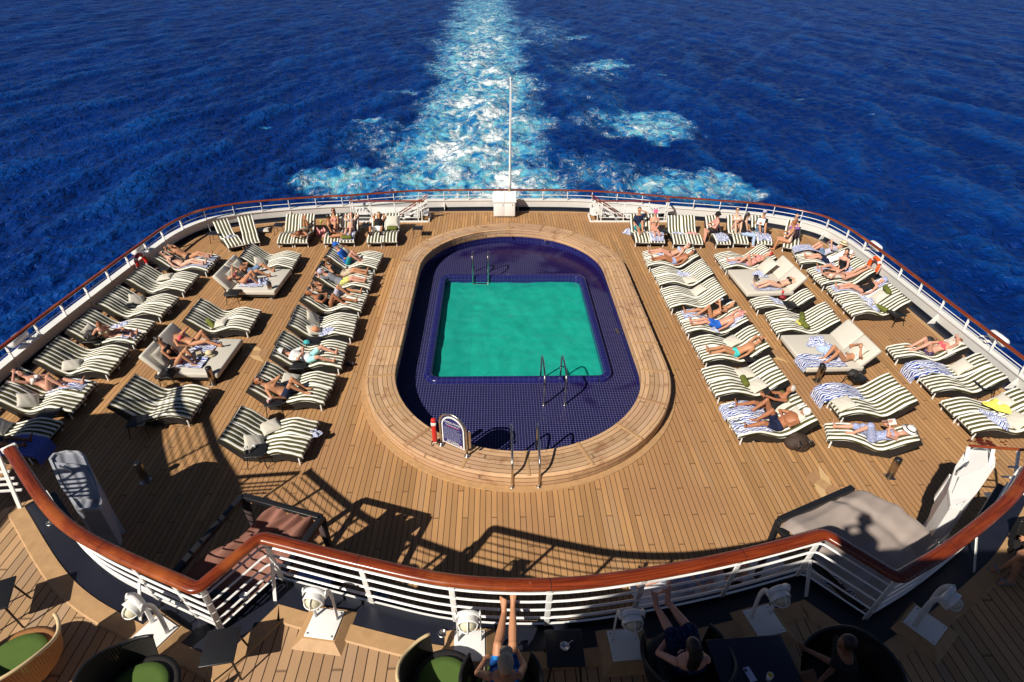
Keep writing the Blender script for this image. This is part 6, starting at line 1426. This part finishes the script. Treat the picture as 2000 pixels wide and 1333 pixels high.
lie('deeply tanned man in pale briefs on the first pair right of the pool', 'F1n', sex='m', tone='deep', wear=[('swim_briefs', 'bluepat')], hair='dark', arms='side', glasses=True)
b = lie('woman holding up a blue phone on the fourth pair right of the pool', 'F4f', tone='tan', wear=[(BT, 'black'), (BB, 'black')], hair='dark', hairstyle='long', legs='one', arms='book')
hold(b, 'phone', 'blue phone held up by the woman in the black bikini', 'phone', (.08, .16, .012), FAB['ltblue'])
lie('man in bright blue shorts with a striped cap on the fourth pair', 'F4n', v=.05, sex='m', tone='pink', wear=[('shorts', 'blue')], hair='brown', hat=('cap', 'pinkpat'), arms='oneup', side=-1)
lie('man in aqua swim briefs with an arm behind his head right of the pool', 'F5n', sex='m', tone='tan', wear=[('swim_briefs', 'aqua')], hair='dark', arms='oneup', side=-1, glasses=True)
b = sit('grey haired woman in black swimsuit reading with knees up', 'F7f', u0=1.2, lean=.7, tone='deep', wear=[('swimsuit', 'black')], hair='grey', legs='one', arms='book')
hold(b, 'book', 'black book held by the grey haired woman', 'book', (.19, .22, .02), FAB['black'])
lie('tanned bald man in navy trunks with a white towel on his head', 'F7n', sex='m', tone='deep', bulk=1.22, wear=[('shorts', 'navy')], hair=None, hat=('towel', 'white'), legs='one', side=-1, arms='belly')
lie('woman in pale pink swimsuit with red hair on the first middle right pair', 'G1n', tone='pink', wear=[('swimsuit', 'pinkpat')], hair='red', hairstyle='bun', legs='one', arms='belly')
lie('woman in black bikini with arms behind her head on the right daybed', dz(3), v=.35, u0=1.30, surf=Sb, wear=[(BT, 'black'), (BB, 'black')], hair='brown', arms='head', legs='straight')
b = lie('woman in white bikini and black banded hat reading on the right daybed', dz(4), v=.34, u0=1.22, surf=Sb, tone='tan', wear=[(BT, 'bluepat'), (BB, 'white')], hair='dark', hat=('cap', 'black'), legs='knees', arms='book', glasses=True)
b = lie('woman in straw hat and pale blue shirt dress reading a book', 'G5', u0=1.05, legs='one', side=1, arms='book', tone='pink', wear=[('dress', 'bluepat'), ], hair='dark', hat=('brim', 'hatwhite'))
hold(b, 'book', 'open cream book held by the woman in the straw hat', 'book', (.20, .16, .02), FAB['hatwhite'])
lie('man in straw hat and grey shirt with a towel over his legs', 'H1f', sex='m', tone='pink', wear=[('shirt', 'lav'), ('shorts', 'denim')], hair='dark', hat=('brim', 'straw'), legs='knees', arms='book')
lie('person in white shirt, white cap and navy shorts by the right bulwark', 'H1n', sex='m', tone='pink', wear=[('shirt', 'white'), ('shorts', 'navy')], hair='dark', hat=('cap', 'white'), arms='head')
sit('woman in black swimsuit turned sideways on the second right bulwark pair', 'H2f', u0=1.15, lean=.1, yaw=.8, tone='pink', wear=[('swimsuit', 'black')], hair='dark', hairstyle='long', legs='straight', arms='lap')
prone('dark haired person lying face down on the second right bulwark pair', 'H2n', u0=.95, rev=True, tone='pink', wear=[(BB, 'black')], hair='dark', hairstyle='long')
lie('woman in black one piece and flowered hat by the orange lifebuoy', 'H2b', tone='pink', wear=[('swimsuit', 'black')], hair='blonde', hat=('bucket', 'bluepat'), arms='side')
b = lie('woman in floral bikini briefs holding a camera to her face', 'H4', u0=1.12, tone='pink', wear=[(BT, 'pink'), ('swim_briefs', 'floral')], hair='ginger', hairstyle='bun', legs='knees', arms='shade')
# ================================================================== FOREGROUND PEOPLE (upper deck)
W0 = (V((0, 0, 0)), 0.)
up = V((0, 0, 1))
P = V((.07, 3.37, 3.27)); Sh = P+V((0.0, -.13, .475)); Hc = Sh+V((.01, -.0, .255))
person('man in khaki cap and cyan swim shorts resting bare feet on the rail', W0, P, Sh, Hc, (0, 1, .25), ((.075, 4.12, 3.475), (.19, 4.19, 3.50)), ((-.15, 3.60, 3.40), (.24, 3.66, 3.40)), (up+V((-.15, 0, 0)), up+V((.1, 0, 0))), (V((-1, -.4, -.3)), V((1, -.4, -.3))), face=(.05, 1, -.35), toes=((-.1, .45, .9), (.05, .5, .9)), sex='m', tone='tan', wear=[('tank_top', 'cyan'), ('shorts', 'cyan')], hair='grey', hat=('cap', 'khaki'), vox=.0072, curl=.5)
P = V((2.26, 3.52, 3.29)); Sh = P+V((-.10, -.16, .46)); Hc = Sh+V((-.02, .02, .25))
person('woman in blue floral dress with bare feet on the rail, seen from behind', W0, P, Sh, Hc, (-.02, 1, .3), ((2.00, 4.16, 3.48), (2.16, 4.20, 3.50)), ((2.03, 3.76, 3.47), (2.17, 3.74, 3.45)), (up+V((-.2, 0, 0)), up+V((.1, 0, 0))), (V((-1, -.2, -.3)), V((1, -.2, -.3))), face=(-.05, 1, -.6), toes=((-.1, .45, .9), (.08, .5, .9)), sex='f', tone='pink', wear=[('dress', 'bluefloral')], hair='dark', hairstyle='long', vox=.0075, bulk=1.12)
p = at(1640, 1325, 3.2); P = V((p.x, p.y, 3.27)); T_ = V((-.25, -.02, .97)).normalized(); Sh = P+T_*.5; Hc = Sh+T_*.25
person('person in dark clothes sitting in the shaded black chair at the table', W0, P, Sh, Hc, (-1, .05, 0), ((P.x-.52, P.y+.12, 2.84), (P.x-.5, P.y-.12, 2.84)), ((P.x-.35, P.y+.22, 3.42), (P.x-.35, P.y-.12, 3.42)), (V((-1, 0, .5)),)*2, (V((0, .6, -1)), V((0, -.6, -1))), toes=((-1, 0, 0), (-1, 0, 0)), sex='m', tone='dark', wear=[('shirt', 'black'), ('shorts', 'black')], hair='dark')
p = at(2050, 1085, 3.2); P = V((p.x, p.y, 3.27)); Sh = P+V((.08, 0, .49)); Hc = Sh+V((0, 0, .25))
person('seated person cut off by the right edge above the lamp', W0, P, Sh, Hc, (-1, .1, 0), ((P.x-.45, P.y+.06, 2.84), (P.x-.48, P.y-.14, 2.84)), ((P.x-.3, P.y+.14, 3.4), (P.x-.32, P.y-.12, 3.4)), (V((-1, 0, .5)),)*2, (V((0, 1, -1)), V((0, -1, -1))), toes=((-1, 0, 0), (-1, 0, 0)), sex='m', tone='tan', wear=[('shirt', 'redfloral'), ('shorts', 'denim'), ('sandals', 'grey')], hair='dark')
P = V((-.02, -.47, 9.47)); Sh = V((0, -.25, 9.99)); Hc = V((.0, -.15, 10.31))
person('photographer at the top rail whose shadow falls on the grey canopy', W0, P, Sh, Hc, (0, 1, 0), ((-.14, -.52, 8.60), (.12, -.5, 8.60)), ((-.07, -.11, 10.14), (.07, -.11, 10.14)), (V((0, 1, .2)),)*2, (V((-.5, -.1, -1)), V((.5, -.1, -1))), face=(0, 1, -.3), toes=((0, 1, 0), (0, 1, 0)), sex='m', tone='tan', wear=[('shirt', 'grey'), ('shorts', 'navy')], hair='dark', hat=('bucket', 'navy'), sc_=1.06, bulk=1.55)
# ------------------------------------------------------------------ white loungers in the shade below the rail
M_WVIN = mat('white_sling', (.72, .72, .7), .6, var=.06)
def sling(px, py, rz, label):
    p = at(px, py, .35); r = empty('sling_lounger', (p.x, p.y, 0), rz, label, 'sun lounger', 'white sling loungers below the rail')
    m_ = MB(); m_.box((.55, 0, .34), (1.2, .56, .03), ch=.01); m_.build('seat', M_WVIN, r)
    m_ = MB(); m_.bar((1.12, 0, .34), (1.65, 0, .72), .56, .03, ch=.01); m_.build('backrest', M_WVIN, r)
    for y in (-.29, .29):
        m_ = MB(); m_.bar((-.1, y, .33), (1.16, y, .33), .04, .05); m_.build('side_rail', M_WHITE, r)
        for x in (.05, 1.0): m_ = MB(); m_.bar((x, y, .32), (x, y, 0), .04, .04, up=V((0, 1, 0))); m_.build('leg', M_WHITE, r)
    return (V((p.x, p.y, 0)), rz)
s1 = sling(1240, 1158, .12, 'white sling lounger with a woman just below the rail'); s2 = sling(1370, 1160, .35, 'white sling lounger in shade below the right part of the rail')
def Sg(u): return .365 if u < 1.12 else .365+(u-1.12)*.72
lie('woman lying on a white lounger just visible through the rail', s1, u0=.95, surf=Sg, legs='one', arms='belly', tone='pink', wear=[('dress', 'bluepat')], hair='dark')
sit('person sitting in shade on the right white lounger below the rail', s2, u0=.7, lean=.2, surf=Sg, legs='knees', arms='lap', tone='pink', wear=[('tank_top', 'redfloral'), ('shorts', 'black')], hair='dark')
crumple(onground(1400, 1186), 0, 0, .22, 'striped towel in shade beside the right white lounger', 60, z=.36, h=.14)
crumple(onground(1640, 1165), 0, 0, .35, 'striped towel in shade below the right inner rail corner', 61, z=.45, h=.2); crumple(onground(742, 1188), 0, 0, .2, 'blue cloth on the shaded deck below the mauve canopy lamp', 62, FAB['denim'], z=.2, h=.22, grp='other towels')
# ------------------------------------------------------------------ bags, shoes, hats, glasses
def bag(px, py, rz, label, m_, s=1., z=0., straps=True, name='bag', cat='bag'):
    p = at(px, py, z+.12); r = empty(name, (p.x, p.y, z), rz, label, cat)
    q = MB(); q.ball((0, 0, .17*s), (.25*s, .19*s, .18*s), 14); q.ball((.14*s, .05*s, .13*s), (.16*s, .16*s, .13*s), 12); q.ball((-.15*s, .02*s, .14*s), (.15*s, .17*s, .14*s), 12); q.ball((.02*s, -.15*s, .1*s), (.17*s, .09*s, .1*s), 12); q.ball((-.05*s, .08*s, .26*s), (.12*s, .08*s, .10*s), 10); q.ball((.2*s, -.08*s, .09*s), (.12*s, .1*s, .08*s), 10); q.box((-.02*s, -.16*s, .17*s), (.2*s, .1*s, .16*s), .2)
    remesh(q, 'body', m_, .018, r, 2)
    if straps:
        for s_ in (-1, 1):
            q = MB(); q.tube(spline([(s_*.08*s, -.1*s, .28*s), (s_*.16*s, -.22*s, .30*s), (s_*.2*s, -.2*s, .15*s), (s_*.14*s, -.12*s, .06*s)], 4), .016*s, 6); q.build('strap', M_BLACK, r)
        q = MB(); q.box((.16*s, -.11*s, .2*s), (.10*s, .03*s, .02*s)); q.box((-.1*s, -.16*s, .18*s), (.06*s, .03*s, .05*s)); q.build('buckle', mat('grey_plastic', (.4, .4, .42), .4), r)
M_BAG = mat('black_bag', (.02, .017, .016), .7, var=.4, scale=12); M_BAGB = mat('brown_bag', (.04, .022, .014), .75, var=.4, scale=12)
bag(1557, 866, .3, 'dark brown and black backpack on the deck right of the pool', M_BAGB, 1.15, name='backpack', cat='backpack')
bag(180, 655, .5, 'black bag on the side table beside the leaning woman', M_BAG, .8, .41); bag(1668, 728, .2, 'black bag on the side table beside the right daybed', M_BAG, .6, .41); bag(228, 652, .2, 'teal beach bag held by the leaning woman', mat('teal_bag', (.05, .4, .42), .8), .55, .28, False)
bag(598, 665, .2, 'small teal bag on the side table left of the pool', mat('teal_bag', (.05, .4, .42), .8), .35, .41, False); bag(1816, 663, .4, 'black bag behind the woman with the camera', M_BAG, .6, .0); bag(1530, 600-22, 0, 'dark red bag behind the single lounger by the far right daybed', mat('dark_red', (.22, .01, .02), .6), .42, .2, False)
bag(615, 640, .4, 'small orange and white bag on the pair with two pillows', mat('orange_cloth', (.65, .25, .12), .8), .42, .42, False)
def shoes(px, py, rz, label, m_, z=0):
    p = at(px, py, z); r = empty('sandals', (p.x, p.y, z), rz, label, 'sandals', 'pairs of sandals left on the deck')
    for k, (x, y, a) in enumerate(((-.08, .0, .25), (.07, .04, -.35))):
        R = Matrix.Rotation(a, 3, 'Z'); q = MB(); q.loft([V((x, y, .018))+R @ V((0, t, 0)) for t in (-.13, -.08, 0, .08, .13)], [.02, .038, .036, .047, .025], [.013]*5, V((1, 0, 0)), 12); sl_ = q.build('sole', M_BLACK, r)
        q = MB(); q.loft([V((x, y, .03))+R @ V((u, .05, w)) for u, w in ((-.045, 0), (-.03, .035), (0, .05), (.03, .035), (.045, 0))], .03, .007, R @ V((0, 1, 0)), 8); q.build('strap', m_, sl_)
shoes(1474, 859, 1.2, 'black and white sandals on the deck below the tanned couple', M_WHITE); shoes(682, 713, -.9, 'dark sandals on the deck left of the pool', FAB['grey']); shoes(1562, 513, .4, 'dark sandals on the deck by the straw hat man', M_BLACK); shoes(1594, 553, .6, 'dark sandals on the deck beside the right daybed head', M_BLACK); shoes(487, 880, 0, 'white sandals on the side table nearest the pool sign', M_WHITE, .415); shoes(715, 712-275, 0, 'pale sandals on the table between the left stern pairs', M_WHITE, .415)
def cup(px, py, z, label, m_):
    p = at(px, py, z); r = empty('glass', p, 0, label, 'glass'); q = MB(); q.lathe([(.027, 0), (.037, .12), (.034, .12), (.025, .008)], n=14); q.build('tumbler', m_, r); q = MB(); q.lathe([(.024, .006), (.030, .06), (.004, .061)], n=14); q.build('drink', mat('pale_drink', (.6, .5, .35), .3), r)
M_GL = mat('clear_glass', (.75, .78, .8), .05, spec=.8)
cup(1509, 861, 0, 'empty glass on the deck left of the backpack, left one', M_GL); cup(1521, 860, 0, 'empty glass on the deck left of the backpack, right one', M_GL); cup(525, 788, .415, 'pinkish glass on the table behind the pair nearest the sign', mat('pink_glass', (.7, .45, .45), .1)); cup(326, 725, .415, 'white cup on the table beside the left daybed', M_WHITE)
cup(323, 516, .415, 'red can on the table by the first left bulwark pairs', M_RED); cup(627, 436, .415, 'lime green cup by the left stern trio', mat('lime', (.4, .6, .05), .4)); cup(1445, 838, 0, 'clear cup on the deck at the foot of the last pool pair', M_GL); cup(1528, 574, .3, 'red cup behind the single lounger by the far right daybed', M_RED)
def hatobj(loc, label, fab):
    r = empty('straw_hat', loc, .3, label, 'hat'); q = MB(); q.lathe([(.20, .008), (.205, .02), (.11, .03), (.10, .09), (.07, .125), (.004, .13)], n=30); q.build('brim_and_crown', FAB[fab], r); q = MB(); q.lathe([(.112, .03), (.108, .06), (.10, .06), (.10, .03)], n=30); q.build('band', FAB['black'], r)
loc, rz = bedframe(2, 1); hatobj(loc+Matrix.Rotation(rz, 3, 'Z') @ V((.62, -.92, .375)), 'pale straw hat with a dark band lying on the left daybed', 'straw')
q = MB(); q.box((0, 0, .015), (.15, .22, .03), ch=.006); bk = q.build('book', mat('book_cover', (.5, .42, .3), .6)); bk.location = loc+Matrix.Rotation(rz, 3, 'Z') @ V((.98, -.98, .38)); bk.rotation_euler = (0, 0, .6); tag(bk, 'small tan book beside the straw hat on the left daybed', 'book')
# wet stains on the planking
M_STAIN = mat('dark_red_spill', (.10, .02, .012), .25, var=.4)
q = MB(); rs = random.Random(9)
for px, py, n in ((1912, 862, 16), (1935, 870, 12), (1955, 858, 5)):
    for _ in range(n):
        p = at(px+rs.gauss(0, 8), py+rs.gauss(0, 6), 0); r_ = rs.uniform(.03, .10); q.prism([(p.x+r_*(1+.35*math.sin(3*a+_))*math.cos(a), p.y+r_*.7*(1+.3*math.sin(2*a+_))*math.sin(a)) for a in [2*PI*k/12 for k in range(12)]], .0055+_*.0001, .0062+_*.0001)
o = q.build('spill', M_STAIN); tag(o, 'dark red spill on the planks below the right bulwark loungers', 'spill')
# final sanity on labels
seen = {}
for o in bpy.data.objects:
    l = o.get('label')
    if l and o.parent is None:
        if not 4 <= len(l.split()) <= 16: print('LABEL LEN', len(l.split()), l)
        if l in seen: print('LABEL DUP', l)
        seen[l] = 1
print('top level', len([o for o in bpy.data.objects if o.parent is None]), 'all', len(bpy.data.objects), 'people', NP[0])
